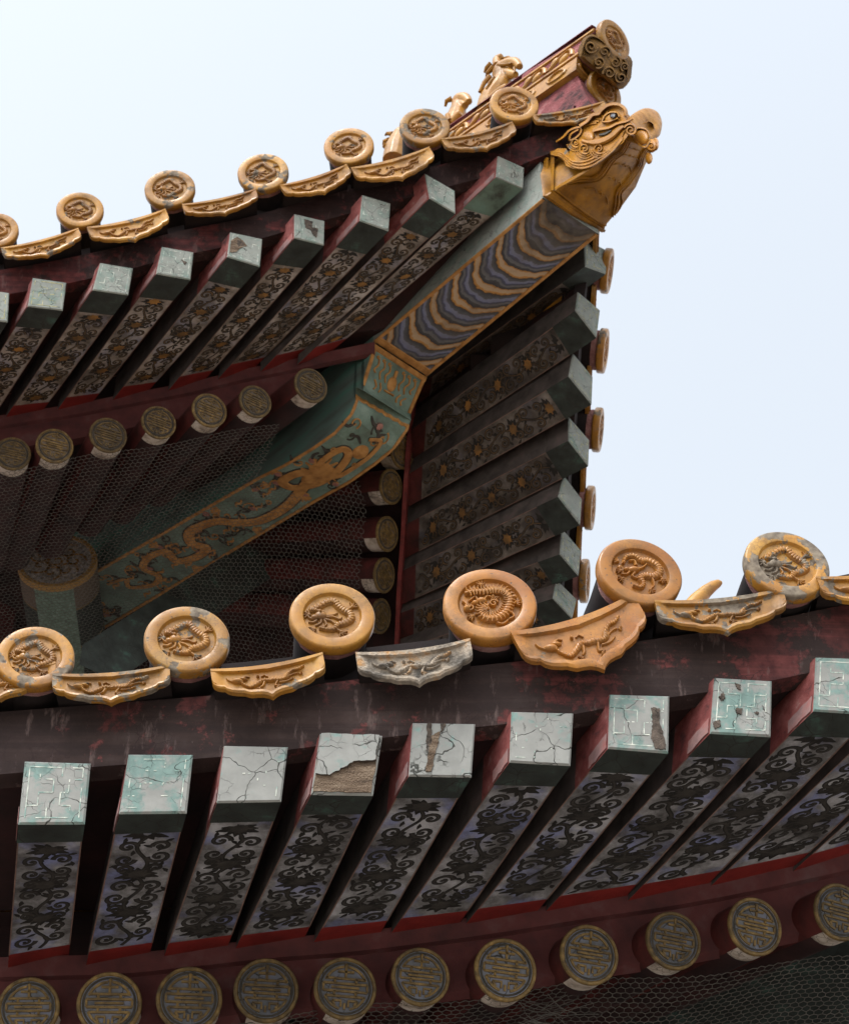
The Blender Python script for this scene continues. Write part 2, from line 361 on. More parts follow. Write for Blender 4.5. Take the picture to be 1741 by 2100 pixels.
def thing(name, label, cat, loc=(0, 0, 0), mat=None, group=None, wear=None):
    o = bpy.data.objects.new(name, None); C.objects.link(o)
    m = mat.copy() if mat else Matrix.Identity(4)
    m.translation = V(loc); o.matrix_world = m; MW[o.name] = m
    o.empty_display_size = .1
    o['label'] = label; o['category'] = cat
    if group: o['group'] = group
    if wear is not None: o['wear'] = wear
    return o
def copy_part(src, parent, wear=None):
    c = src.copy(); C.objects.link(c); c.parent = parent
    if wear is not None: c['wear'] = wear
    for ch in [q for q in bpy.data.objects if q.parent == src]: copy_part(ch, c, wear)
    return c

def cr(pts, k=5):             # Catmull-Rom through 2-D points
    out = []; n = len(pts)
    for i in range(n - 1):
        p0, p1, p2, p3 = pts[max(i - 1, 0)], pts[i], pts[i + 1], pts[min(i + 2, n - 1)]
        for j in range(k):
            t = j / k
            out.append(tuple(.5 * (2 * p1[a] + (p2[a] - p0[a]) * t + (2 * p0[a] - 5 * p1[a] + 4 * p2[a] - p3[a]) * t * t + (3 * p1[a] - p0[a] - 3 * p2[a] + p3[a]) * t ** 3) for a in range(len(p1))))
    out.append(tuple(pts[-1])); return out
def spiral(cx, cy, r, a0, turns, d=1, n=22, rin=.12):
    return [(cx + r * (1 - (1 - rin) * i / n) * math.cos(a0 + d * 2 * math.pi * turns * i / n), cy + r * (1 - (1 - rin) * i / n) * math.sin(a0 + d * 2 * math.pi * turns * i / n)) for i in range(n + 1)]
def taper(a, b): return lambda t: a + (b - a) * t
def belly(a, b): return lambda t: a + (b - a) * math.sin(math.pi * min(1, max(0, t)))

def frame(azd, beta, roll=0): # local -Y looks along the outward normal, tipped down by beta
    a, b = R(azd), R(beta)
    n = V((math.sin(a) * math.cos(b), -math.cos(a) * math.cos(b), -math.sin(b)))
    x = V((math.cos(a), math.sin(a), 0)); y = -n; z = x.cross(y)
    m = Matrix((x, y, z)).transposed().to_4x4()
    return m @ Matrix.Rotation(R(roll), 4, 'Y')

# ------------------------------------------------------------------ relief dragons (unit disc: x right, y up)
def claw(mb, mp, x, y, a, r, h, m=0):
    for k in range(4):
        b = a + (k - 1.5) * .62
        mb.stroke(mp, [(x, y), (x + r * .6 * math.cos(b), y + r * .6 * math.sin(b)), (x + r * math.cos(b + .15), y + r * math.sin(b + .15))], taper(r * .2, r * .07), h, m)
    mb.blob(mp, x, y, r * .32, r * .32, h * 1.3, m, 8)
def scales(mb, mp, path, w, h, m=0, step=2):
    for i in range(1, len(path) - 1, step):
        a, b = path[i - 1], path[i + 1]; t = math.atan2(b[1] - a[1], b[0] - a[0])
        ww = w(i / (len(path) - 1)) if callable(w) else w
        mb.blob(mp, path[i][0], path[i][1], ww * .45, ww * .92, h * .35, m, 7, h * .80, t)
def dragon_disc(mb, mp, kind, h, m=0):
    if kind == 0:
        body = cr([(-.30, .12), (-.62, .22), (-.80, .22), (-.50, .42), (-.22, .66), (.05, .72), (.22, .50), (.42, .32), (.66, .16), (.70, -.10), (.48, -.30), (.22, -.42), (.10, -.62), (-.15, -.66), (-.45, -.62)], 5)
        mb.stroke(mp, body, belly(.07, .165), h * 1.1, m); scales(mb, mp, body, belly(.07, .16), h * 1.1, m)
        mb.blob(mp, -.42, -.02, .26, .20, h * 1.5, m); mb.blob(mp, -.64, -.12, .17, .12, h * 1.3, m); mb.blob(mp, -.44, .10, .07, .07, h * 2.0, m, 8)
        for p in ([(-.3, .0), (0, .06), (.2, .17)], [(-.28, -.08), (.02, -.02), (.26, -.12), (.36, -.02)], [(-.3, -.16), (-.05, -.22), (.12, -.36)], [(-.6, -.2), (-.82, -.16), (-.92, -.02)], [(-.55, -.24), (-.70, -.36), (-.86, -.36)], [(-.40, -.2), (-.42, -.38), (-.60, -.52)], [(-.3, -.2), (-.2, -.4), (-.3, -.54)]):
            mb.stroke(mp, cr(p, 4), taper(.075, .035), h * .8, m)
        for x, y, a in ((.72, .50, .9), (-.62, -.70, 3.6), (.36, -.74, -.9), (-.84, -.02, 2.8)): claw(mb, mp, x, y, a, .24, h * .8, m)
        mb.stroke(mp, [(.5, .3), (.72, .5)], .06, h, m); mb.stroke(mp, [(.14, -.6), (.36, -.74)], .06, h, m)
    elif kind == 1:
        body = cr([(-.85, .42), (-.55, .52), (-.2, .55), (.1, .62), (.45, .58), (.66, .30), (.62, -.05), (.48, -.38), (.2, -.60), (-.15, -.62), (-.32, -.40), (-.25, -.18), (-.05, -.08)], 6)
        mb.stroke(mp, body, belly(.07, .20), h * 1.25, m)
        for i in range(3, len(body) - 2, 2):
            a, b = body[i - 1], body[i + 1]; t = math.atan2(b[1] - a[1], b[0] - a[0]) + math.pi / 2
            for sg in (-1, 1):
                x, y = body[i]; t2 = t if sg > 0 else t + math.pi
                mb.stroke(mp, [(x, y), (x + .11 * math.cos(t2 + .35), y + .11 * math.sin(t2 + .35)), (x + .21 * math.cos(t2 + .1), y + .21 * math.sin(t2 + .1))], taper(.045, .018), h * .55, m, False, h * .8)
        mb.blob(mp, -.28, .08, .20, .14, h * 1.8, m); mb.blob(mp, -.50, .0, .14, .10, h * 1.5, m)
        mb.stroke(mp, spiral(.12, .02, .16, .4, 1.3), .045, h, m); mb.stroke(mp, spiral(-.66, -.18, .17, 2.4, 1.2), .045, h, m)
        mb.blob(mp, -.78, -.24, .12, .12, h * 1.5, m, 10); mb.blob(mp, .82, .32, .12, .10, h * 1.2, m, 10)
        for p in ([(-.4, .12), (-.5, .3), (-.72, .1)], [(-.2, .16), (-.1, .34), (.1, .3)], [(-.45, -.1), (-.38, -.28), (-.5, -.5)], [(.1, .34), (.12, .5)], [(.7, -.3), (.8, -.5), (.62, -.66)], [(.2, -.8), (.42, -.86), (.6, -.7)], [(-.92, .1), (-.8, -.05), (-.88, -.2)]):
            mb.stroke(mp, cr(p, 4), taper(.06, .03), h * .9, m)
        for x, y, a in ((-.30, .80, 1.6), (.86, .06, .2), (-.58, -.60, 3.4), (.12, .30, -1.2)): claw(mb, mp, x, y, a, .2, h, m)
    else:
        body = cr([(-.62, .28), (-.5, .62), (-.18, .74), (.06, .58), (.34, .62), (.66, .46), (.74, .16), (.52, -.10), (.22, -.12), (.0, -.28), (.1, -.52), (.0, -.74), (-.3, -.70)], 6)
        mb.stroke(mp, body, belly(.06, .16), h * 1.15, m); scales(mb, mp, body, belly(.06, .15), h * 1.1, m)
        mb.blob(mp, -.24, .06, .26, .13, h * 1.6, m, 12, 0, .25); mb.blob(mp, -.50, .02, .12, .08, h * 1.3, m)
        for p in ([(-.1, .12), (.12, .26), (.26, .44)], [(-.2, -.05), (-.3, -.26), (-.1, -.34)], [(-.4, -.05), (-.5, -.2), (-.72, -.26)], [(.4, -.1), (.5, -.5), (.34, -.76)], [(.62, .0), (.84, -.16), (.7, -.32)], [(-.14, .3), (-.2, .5), (-.4, .46)]):
            mb.stroke(mp, cr(p, 4), taper(.075, .035), h, m)
        for x, y, a in ((-.82, .34, 2.6), (.36, -.80, -.9), (-.66, -.46, 3.6), (.80, -.22, -.6), (-.72, -.1, 2.9)): claw(mb, mp, x, y, a, .19, h * .9, m)
        mb.blob(mp, -.76, .08, .09, .09, h, m, 8)
def dragon_band(mb, mp, h, m=0):   # x -1..1, y 0 (tip) .. 1 (rim)
    body = cr([(-.62, .50), (-.55, .28), (-.42, .20), (-.28, .36), (-.14, .55), (.06, .56), (.22, .44), (.34, .46), (.40, .66), (.52, .80), (.64, .78), (.76, .92)], 5)
    for q in (body,):
        mb.stroke(mp, q, belly(.028, .085), h, m)
        for i in range(1, len(q) - 1, 2):
            mb.blob(mp, q[i][0], q[i][1],   .022, .078, h * .35, m, 6, h * .8)
    mb.blob(mp, -.68, .55, .13, .15, h * 1.5, m); mb.blob(mp, -.56, .68, .10, .09, h * 1.2, m)
    mb.blob(mp, -.24, .80, .035, .06, h * 1.2, m, 8); mb.stroke(mp, cr([(-.16, .78), (-.10, .84), (-.04, .76)], 4), .022, h * .7, m)
    for p in ([(-.12, .5), (-.16, .28), (-.22, .16)], [(.16, .42), (.10, .22), (.16, .14)], [(.36, .5), (.50, .56), (.62, .52)], [(-.76, .5), (-.86, .62), (-.9, .78)], [(-.6, .72), (-.5, .84), (-.42, .80)], [(.2, .3), (.34, .26), (.5, .34)]):
        mb.stroke(mp, cr(p, 4), taper(.045, .020), h * .8, m)
    for x, y, a in ((-.24, .13, 4.2), (.14, .13, 4.9), (.64, .50, -.2)):
        for k in range(5):
            b = a + (k - 2) * .5
            mb.stroke(mp, [(x, y), (x + .075 * math.cos(b), y + .12 * math.sin(b))], taper(.016, .008), h * .7, m)

# ------------------------------------------------------------------ eave tiles
TK = .0875
def roundel_meshes(kind, glaze, radius=1.0):
    """disc of radius 1 scaled per tile; local face looks to -Y"""
    d = MB(); K = TK
    d.lathe([(r * K, y * K) for r, y in [(0, .085), (.645, .085), (.66, .07), (.675, .03), (.69, .004), (.71, -.004), (.82, -.010), (.94, -.004), (.965, .004), (.985, .025), (1.0, .06), (1.0, .25), (.99, .29), (.96, .32), (.80, .33)]], 64)
    rl = MB()
    dragon_disc(rl, lambda x, y, h: V((x * .63, .086 - h, y * .63)) * K, kind, .085 if kind != 1 else .10)
    ba = MB()
    n = 28
    rows = []
    rr = random.Random(kind)
    for y, r0 in ((.30, .84), (.42, .88), (.6, .86), (1.5, .84), (5.0, .84)):
        rows.append([V((r0 * (1 + rr.uniform(-.02, .02)) * math.cos(2 * math.pi * q / n), y, r0 * (1 + rr.uniform(-.02, .02)) * math.sin(2 * math.pi * q / n))) * K for q in range(n)])
    ba.rings(rows, lambda i, j: 0 if j < 2 else 1)
    return d, rl, ba
PROTO = {}
def tip_tile(o_):
    for s_ in PROTO[(0, 'glaze')]:
        c = copy_part(s_, o_, .3)
        if len(c.material_slots) > 1: c.material_slots[1].link = 'OBJECT'; c.material_slots[1].material = M['lime_red']
def roundel(label, p, rad, azd, beta, kind, glaze, wear, group, roll=0):
    m = frame(azd, beta, roll) @ Matrix.Scale(rad / TK, 4)
    t = thing('roundel_tile', label, 'roof tile', p, m, group, wear)
    key = (kind, glaze)
    if key not in PROTO:
        d, rl, ba = roundel_meshes(kind, glaze)
        o = d.build('end_disc', glaze, t, local=True)
        q = rl.build('dragon_relief', 'glaze_relief' if glaze != 'glaze_or' else 'glaze_or', o, local=True); q['wear'] = wear
        b = ba.build('barrel', ['lime', 'void'], t, local=True)
        PROTO[key] = (o, b)
    else:
        for s_ in PROTO[key]: copy_part(s_, t, wear)
    return t

def drip(label, pl, pr, top, tip, azd, beta, glaze, wear, group, relief=True, glz_relief='glaze_relief'):
    """pl, pr: ends of the plate; top: 3-D point of the middle of its upper edge; tip: pixel row of its point"""
    m0 = frame(azd, beta)
    xv = (pr - pl); half = xv.length / 2 * 1.02; xv.normalize()
    yv = V(m0.col[1][:3]); yv = (yv - xv * yv.dot(xv)).normalized(); zv = xv.cross(yv)
    m = Matrix((xv, yv, zv)).transposed().to_4x4()
    H = .09
    for _ in range(12):
        sag = .11 * H
        got = proj(top - zv * (H - sag) + yv * .013)[1]
        H = max(.042, min(.15, H + (tip - got) * .0009))
    mid = top + zv * sag
    t = thing('drip_tile', label, 'roof tile', mid, m, group, wear)
    a = half
    hb = [(0, 1.0), (.07, .93), (.15, .885), (.26, .86), (.36, .85), (.44, .80), (.47, .775), (.56, .75), (.68, .70), (.76, .64), (.80, .575), (.86, .56), (.93, .52), (.98, .46), (1.0, .38)]
    xs = [-q[0] for q in hb[:0:-1]] + [q[0] for q in hb]; bs = [q[1] for q in hb[:0:-1]] + [q[1] for q in hb]
    rows_s = [0, .13, .17, .5, .80, .84, .93, 1.0]; ydep = [-.001, -.001, .007, .007, .007, .001, 0, .003]
    fm = MB(); th = .015; cols = []
    for x, b in zip(xs, bs):
        zt = -sag * (1 - x * x); zb = min(-H * b, zt - .012 * 1)
        col = []
        for s_, yd in zip(rows_s, ydep):
            e = 0 if abs(x) > .9 else (1 if abs(x) < .84 else .5)
            yy = yd if yd <= .001 or s_ == 1 else yd * e
            col.append(V((x * a, yy, zt + (zb - zt) * s_)))
        col.append(V((x * a, th, zb))); col.append(V((x * a, th, zt)))
        cols.append(col)
    fm.rings(cols, 0, True, True, True)
    face = fm.build('face_plate', glaze, t, local=True, ang=30)
    if relief:
        rl = MB()
        def mp(x, y, h):
            xx = x * .82; zt = -sag * (1 - xx * xx) - .17 * H; b = 0
            for k in range(len(xs) - 1):
                if xs[k] <= xx <= xs[k + 1]: b = bs[k] + (bs[k + 1] - bs[k]) * (xx - xs[k]) / (xs[k + 1] - xs[k])
            zb = -H * b * .86
            return V((xx * a, .007 - h, zb + (zt - zb) * y))
        dragon_band(rl, mp, .0075)
        q = rl.build('dragon_relief', glz_relief, face, local=True); q['wear'] = wear
    pm = MB()
    pm.grid(lambda u, v: V(((u * 2 - 1) * a * .98, .012 + v * .45, -sag * (1 - (u * 2 - 1) ** 2) - .002)), 14, 2)
    pm.grid(lambda u, v: V(((u * 2 - 1) * a * .98, .022 + v * .44, -sag * (1 - (u * 2 - 1) ** 2) - .024)), 14, 2)
    pm.build('pan', 'void', t, local=True)
    return t

def low_y(x): return 3.10 - .05 * min(1, max(0, (x + .8) / 1.6))
def up_y(x): return 4.22 - .08 * min(1, max(0, (x + 1.4) / 1.8))
def atF(px, py, fn, off=0):
    y = fn(0)
    for _ in range(4): y = fn(atY(px, py, y).x)
    return atY(px, py, y + off)

LG = 'round end tiles along the lower eave'; UG = 'round end tiles along the front of the upper eave'; SG = 'round end tiles along the side of the upper eave'
low_r = [
 (72, 1345, 160, 0, 'glaze', .75, 6, 'yellow roundel tile spotted with grey chips, leftmost on the lower eave'),
 (383.5, 1309, 176, 0, 'glaze', .60, 6, 'yellow roundel tile with a grey worn strip along its bottom rim, below the wire netting'),
 (681.5, 1261, 176, 0, 'glaze', .12, 5, 'clean amber roundel tile on the lower eave in front of the painted round rafter ends'),
 (1005, 1237, 193, 1, 'glaze_or', .10, 2, 'largest roundel tile, orange with a furry deep-cut coiled dragon, mid lower eave'),
 (1313.5, 1171, 180, 2, 'glaze_or', .0, 12, 'smooth orange roundel tile with scaly dragon, right of the largest roundel'),
 (1615, 1155, 179, 0, 'glaze', .95, 8, 'roundel tile with pale broken patch on its rim, alone against the sky at right'),
]
for px, py, W, kind, gl, we, az_, lab in low_r:
    p = atF(px, py, low_y); t_ = (p - CAM).dot(FW)
    roundel(lab, p, W / 2 * t_ / F, az_, 7, kind, gl, we, LG)
up_r = [
 (-10, 470, 95, 'amber roundel tile cut off by the left edge of the photo on the upper eave'),
 (164, 428, 97, 'amber roundel tile with reddish dragon, first whole one from left on the upper eave'),
 (348, 384, 104, 'roundel tile with a blackened dragon, second whole one from the left on the upper eave'),
 (539, 351, 105, 'roundel tile with dark chips all round its rim, upper eave, third whole one'),
 (715, 297, 103, 'roundel tile with brown dragon, upper eave, fourth whole one from the left'),
 (871, 257, 104, 'grey-patched roundel tile below the smaller ridge beast on the upper eave'),
 (1055, 211, 101, 'yellow roundel tile below the larger ridge beast, nearest the upper corner'),
]
for i, (px, py, W, lab) in enumerate(up_r):
    p = atF(px, py, up_y); t_ = (p - CAM).dot(FW)
    roundel(lab, p, W / 2 * t_ / F, [4, 6, 0, -2, -3, 2, 5][i], 14, 0, 'glaze', [.5, .45, .6, .7, .5, .8, .45][i], UG)
side_r = [(1252, 556, 'edge-on roundel tile against the sky, uppermost on the side eave below the dragon head'),
 (1243, 720, 'edge-on roundel tile with a dark mortar stub, second from top on the side eave'),
 (1233, 882, 'roundel tile seen edge-on, third from the top on the side eave'),
 (1217, 1042, 'thin edge-on roundel tile, fourth from the top on the side eave'),
 (1206, 1192, 'sliver of a roundel tile just above the lower eave tiles on the side eave')]
for i, (px, py, lab) in enumerate(side_r):
    p = atY(px, py, 4.76 + .265 * i)
    roundel(lab, p, .085, 89 - i, 13 - i, 0, 'glaze', .5, SG)

low_d = [((-118, 1420), (108, 1398), (0, 1375), 1440, .5, 'sliver of a drip tile under the leftmost roundel at the photo edge'),
 ((108, 1408), (345, 1390), (228, 1380), 1449, .85, 'chipped yellow drip tile with grey edges between the two leftmost roundels of the lower eave'),
 ((436, 1381), (662, 1347), (548, 1363), 1436, .25, 'clean yellow drip tile with a pointed tip, left of the clean amber roundel'),
 ((728, 1346), (958, 1318), (848, 1332), 1410, .5, 'bleached drip tile with its glaze and dragon worn away, left of the largest roundel'),
 ((1025, 1318), (1272, 1240), (1180, 1268), 1390, .0, 'large orange drip tile with a crisp running dragon, right of the largest roundel'),
 ((1341, 1257), (1600, 1232), (1476, 1227), 1305, .85, 'drip tile with golden dragon and grey chipped edge, under the horn at right'),
 ((1678, 1222), (1900, 1195), (1790, 1177), 1250, .6, 'drip tile cut off by the right edge of the photo on the lower eave')]
for i, (a, b, tm, ty, we, lab) in enumerate(low_d):
    pa = atF(a[0], a[1], low_y, .012); pb = atF(b[0], b[1], low_y, .012); tp = atF(tm[0], tm[1], low_y, .008)
    gl = 'glaze_or' if i == 4 else 'bleached' if i == 3 else 'glaze'
    drip(lab, pa, pb, tp, ty, 6, 8, gl, we, 'drip tiles along the lower eave', glz_relief='glaze_or' if i == 4 else 'bleached' if i == 3 else 'glaze_relief')
up_d = [((4, 520), (160, 480), (83, 491), 529, .6, 'drip tile with grey rim, furthest left whole one on the upper eave'),
 ((180, 474), (338, 437), (261, 451), 497, .35, 'drip tile between the reddish and the blackened roundels of the upper eave'),
 ((372, 428), (520, 397), (450, 406), 443, .55, 'drip tile between the blackened and the chipped-rim roundels of the upper eave'),
 ((574, 390), (708, 348), (645, 361), 399, .4, 'upper eave drip tile just right of the roundel with chips round its rim'),
 ((725, 345), (882, 303), (803, 326), 371, .2, 'bright-rimmed drip tile below the hidden third ridge beast'),
 ((912, 295), (1055, 261), (980, 270), 311, .5, 'drip tile between the two roundels under the ridge beasts'),
 ((1092, 241), (1236, 213), (1167, 224), 257, .9, 'grey-edged drip tile just above the dragon head, under the red ridge side')]
for i, (a, b, tm, ty, we, lab) in enumerate(up_d):
    pa = atF(a[0], a[1], up_y, .012); pb = atF(b[0], b[1], up_y, .012); tp = atF(tm[0], tm[1], up_y, .006)
    drip(lab, pa, pb, tp, ty, 2, 14, 'glaze', we, 'drip tiles along the front of the upper eave')
for i, (px, py) in enumerate([(1228, 490), (1221, 645), (1212, 805), (1202, 965), (1192, 1120), (1185, 1225)]):
    y0 = 4.63 + .265 * i
    a = atY(px + 8, py - 62, y0 - .11); b = atY(px + 3, py + 62, y0 + .11)
    drip('edge-on drip tile of the side eave, ' + ['hidden behind the dragon head base', 'between the first and second roundels from the top', 'between the second and third roundels from the top', 'between the third and fourth roundels from the top', 'between the fourth and lowest roundels', 'lowest, just above the lower eave tiles'][i],
         a, b, (a + b) / 2 + V((-.01, 0, -.005)), py, 88, 16, 'glaze', .4, 'drip tiles along the side of the upper eave')

# ------------------------------------------------------------------ square flying rafters
def scroll(mb, mp, L, rng, dk, core, flw, h=.0006, s0=.35):
    """u -1..1 across, s 0..L along; dark lobes with a lighter core"""
    def st(pts, w, c=True):
        mb.stroke(mp, pts, w, h, dk, True)
        if c and core is not None:
            mb.stroke(mp, pts, (lambda t, w=w: (w(t) if callable(w) else w) * .42), h * .5, core, True, h * 1.0)
    P = rng.uniform(2.05, 2.6); s = s0 + rng.uniform(-.3, .2); flip = rng.choice((-1, 1)); k = 0
    while s < L - .35:
        # flower
        for q in range(11):
            a = 2 * math.pi * q / 11 + rng.uniform(-.1, .1); r = .55 + .14 * (q % 2)
            e = (r * 1.1 * math.cos(a), s + r * .72 * math.sin(a))
            if .1 < e[1] < L - .08:
                mb.stroke(mp, [(.12 * math.cos(a), s + .1 * math.sin(a)), (e[0] * .6, s + (e[1] - s) * .6), e], lambda t: .09 * (1 - t) + .02 + .06 * math.sin(math.pi * t), h, dk, True)
        if .25 < s < L - .3:
            mb.blob(mp, 0, s, .30, .24, h * 1.6, flw, 10, h * .9)
            for q in range(7):
                a = 2 * math.pi * q / 7
                mb.stroke(mp, [(.15 * math.cos(a), s + .1 * math.sin(a)), (.42 * math.cos(a), s + .3 * math.sin(a))], taper(.06, .02), h * .5, flw, True, h)
        top = min(L - .15, s + P)
        if top - s > 1.0:
            stem = [(flip * .22 * math.sin((q / 14) * 2 * math.pi), s + .2 + (top - s - .2) * q / 14) for q in range(15)]
            st(stem, .07)
        for sg in (-1, 1):
            for dz, rr, tn in ((.72, .33 + rng.uniform(-.04, .04), 1.25), (1.5, .36 + rng.uniform(-.05, .04), 1.35), (2.1, .25, 1.0)):
                cy = s + dz + rng.uniform(-.08, .08) + (.12 if sg == flip else 0)
                if cy + rr > L - .05 or cy - rr < .05: continue
                cx = sg * (.50 + rng.uniform(-.04, .04)); d = sg * (1 if dz != 1.5 else -1)
                sp = spiral(cx, cy, rr, math.pi if sg > 0 else 0, tn, d, 18, .22)
                st(sp, taper(.095, .05)); mb.blob(mp, cx, cy, .075, .07, h, dk, 8)
                for q in range(3):
                    a = rng.uniform(0, 6.28); x0, y0 = cx + rr * math.cos(a), cy + rr * math.sin(a)
                    x1, y1 = cx + (rr + .26) * math.cos(a + .4), cy + (rr + .26) * math.sin(a + .4)
                    if abs(x1) < .95 and .05 < y1 < L - .05: mb.stroke(mp, [(x0, y0), ((x0 + x1) / 2 + .03, (y0 + y1) / 2), (x1, y1)], belly(.02, .08), h, dk, True)
        s += P; flip = -flip; k += 1
def jag(pts, n, amp, rng):
    out = []
    for i in range(len(pts)):
        a, b = pts[i], pts[(i + 1) % len(pts)]
        for j in range(n):
            t = j / n; out.append((a[0] + (b[0] - a[0]) * t + (rng.uniform(-amp, amp) if j else 0), a[1] + (b[1] - a[1]) * t + (rng.uniform(-amp, amp) if j else 0)))
    return out
FRET = [[(-.86, .86), (.86, .86), (.86, -.86), (-.86, -.86), (-.86, .86)],
        [(-.86, -.45), (-.5, -.45), (-.5, .0), (-.05, .0), (-.05, .45), (-.5, .45), (-.5, .62)],
        [(.86, .45), (.45, .45), (.45, .0), (.2, .0), (.2, -.45), (.55, -.45), (.55, -.62)],
        [(-.2, -.86), (-.2, -.5)], [(.2, .86), (.2, .55)]]
def rafter(label, TL, TR, BR, BL, iL, iR, group, rng, pl, under, dk, core, flw, fret='fret', fret_n=1.0, damage=None, side='red_worn', cap=.17, capu='dkgreen', pale=True):
    base = (BL + BR) / 2
    t = thing('square_rafter', label, 'rafter', base, None, group)
    hgt = ((TL - BL) + (TR - BR)) / 2
    jL, jR = iL + hgt * .9, iR + hgt * .9
    def sec(f): return lerp(BL, iL, f), lerp(BR, iR, f), lerp(TR, jR, f), lerp(TL, jL, f)
    # cap
    c = MB(); a = sec(0); b = sec(cap); cen = sum(a, V()) / 4; e = 1.02
    nrm = (TR - TL).cross(BL - TL).normalized()
    if nrm.dot(CAM - cen) < 0: nrm = -nrm
    jt = [1 + rng.uniform(-.018, .012) for _ in a]; a2 = [cen + (p - cen) * e * q - nrm * .004 for p, q in zip(a, jt)]; f2 = [cen + (p - cen) * (.975 - rng.uniform(0, .02)) * q for p, q in zip(a, jt)]
    cb = sum(b, V()) / 4; b2 = [cb + (p - cb) * e for p in b]
    # a,b order: BL BR TR TL
    c.rings([f2, a2], 0, True, True, False)
    i = c.add(*a2, *b2)
    for k, mm in enumerate((1, 2, 2, 2)):
        q = (k + 1) % 4; c.face((i + k, i + q, i + 4 + q, i + 4 + k), mm)
    c.face((i + 4, i + 5, i + 6, i + 7), 2)
    def fmap(x, y, h):
        bx = lerp(f2[0], f2[1], (x + 1) / 2); tx = lerp(f2[3], f2[2], (x + 1) / 2)
        return lerp(bx, tx, (y + 1) / 2) + nrm * h
    for ln in FRET:
        for k in range(len(ln) - 1):
            (x0, y0), (x1, y1) = ln[k], ln[k + 1]; n = 5
            for q in range(n):
                if rng.random() < fret_n * .93:
                    s0, s1 = q / n, (q + 1) / n
                    c.stroke(fmap, [(lerp(x0, x1, s0), lerp(y0, y1, s0)), (lerp(x0, x1, s1), lerp(y0, y1, s1))], .020, .0006, 3, True)
    if damage:
        for kind, out in damage:
            c.poly(fmap, jag(out, 7, .028, rng), .0022 if kind != 'plaster' else .007, {'wood': 4, 'hole': 5, 'plaster': 0}[kind], mside=5)
    # pale border along the lower left side of the cap
    ln = (BL - TL).cross(iL - BL).normalized()
    if ln.dot(cen - (TL + BL) / 2) > 0: ln = -ln
    def smap(x, y, h): return lerp(lerp(a2[0], b2[0], x), lerp(a2[3], b2[3], x), y) + ln * (h + .0015)
    if pale:
        c.poly(smap, jag([(.05, .03), (.97, .03), (.97, .26), (.05, .30)], 5, .02, rng), .001, 6)
    c.build('end_cap', [pl, capu, side, fret, 'wood', 'darkwood', 'pale'], t, ang=25)
    # shaft
    s = MB(); a = sec(cap); a1 = sec(cap + .10); b = sec(.94); d = sec(1.04)
    for p0, p1, mu, ms in ((a, a1, 0, 1), (a1, b, 0, 7), (b, d, 2, 7)):
        i = s.add(*p0, *p1)
        for k, mm in enumerate((mu, ms, ms, ms)):
            if k == 0 and mu == 0: continue
            q = (k + 1) % 4; s.face((i + k, i + q, i + 4 + q, i + 4 + k), mm)
    s.face([i + 4, i + 5, i + 6, i + 7], 1)
    s.grid(lambda u, v: lerp(sec(cap + (.94 - cap) * v)[0], sec(cap + (.94 - cap) * v)[1], u), 8, 24, 0)
    un = (iL - BL).cross(BR - BL).normalized()
    if un.z > 0: un = -un
    hw = (BR - BL).length / 2; Lw = (lerp(BL, iL, .94) - lerp(BL, iL, cap)).length / hw
    def umap(u, v, h):
        f = cap + (.94 - cap) * v / Lw; p = sec(f)
        return lerp(p[0], p[1], (u + 1) / 2) + un * (h + .0004)
    scroll(s, umap, Lw, rng, 3, 4, 5)
    for q in (-.985, .985): s.stroke(umap, [(q, 0), (q, Lw / 2), (q, Lw)], .022, .001, 6, True)
    s.build('shaft', [under, side, 'red_bright' if pale else 'red_shaded', dk, core, flw, 'frame_line', 'side_grey'], t, smooth=False)
    return TL, TR, BR, BL, iL, iR, jL, jR

def lowr_y(x): return low_y(x) + .115
LQ = [
 ((52, 1562), (184, 1566), (172, 1688), (39, 1688), (17, 1975), (142, 1952)),
 ((264, 1547), (394, 1548), (381, 1666), (244, 1668), (179, 1969), (309, 1949)),
 ((461, 1530), (590, 1531), (576, 1643), (446, 1644), (340, 1952), (470, 1934)),
 ((656, 1504), (782, 1509), (763, 1629), (639, 1627), (488, 1936), (628, 1917)),
 ((848, 1483), (974, 1484), (965, 1592), (839, 1590), (650, 1922), (785, 1906)),
 ((1049, 1459), (1174, 1463), (1168, 1568), (1045, 1562), (810, 1903), (948, 1886)),
 ((1251, 1424), (1372, 1427), (1370, 1544), (1248, 1533), (965, 1884), (1108, 1862)),
 ((1465, 1389), (1581, 1397), (1579, 1509), (1457, 1502), (1130, 1858), (1290, 1832)),
 ((1673, 1347), (1795, 1352), (1790, 1465), (1668, 1457), (1300, 1835), (1462, 1804)),
 ((1885, 1305), (2003, 1308), (2000, 1420), (1880, 1412), (1470, 1806), (1640, 1768)),
 ((2095, 1262), (2210, 1266), (2207, 1375), (2090, 1368), (1640, 1775), (1800, 1728))]
LL = ['square rafter with a bright turquoise flaked end, leftmost of the lower row',
 'square rafter with cross-shaped crack in its turquoise-grey end, second from left, lower row',
 'square rafter with plain grey cracked end flecked white, left of the broken one',
 'square rafter with the lower half of its end broken away to bare wood',
 'square rafter with a notched split end of pale plaster beside the broken one',
 'square rafter with a plain cracked grey end and two small white hooks, mid lower row',
 'square rafter with fret lines and a tall dark hole at its right edge',
 'square rafter with fret lines and several small dark holes in its end',
 'square rafter whose clear fret end is cut by the right photo edge',
 'square rafter underside running in at the right edge, its end outside the photo',
 'sooty rafter underside furthest right in the lower row, mostly outside the photo']
rng = random.Random(5)
LOWR = []
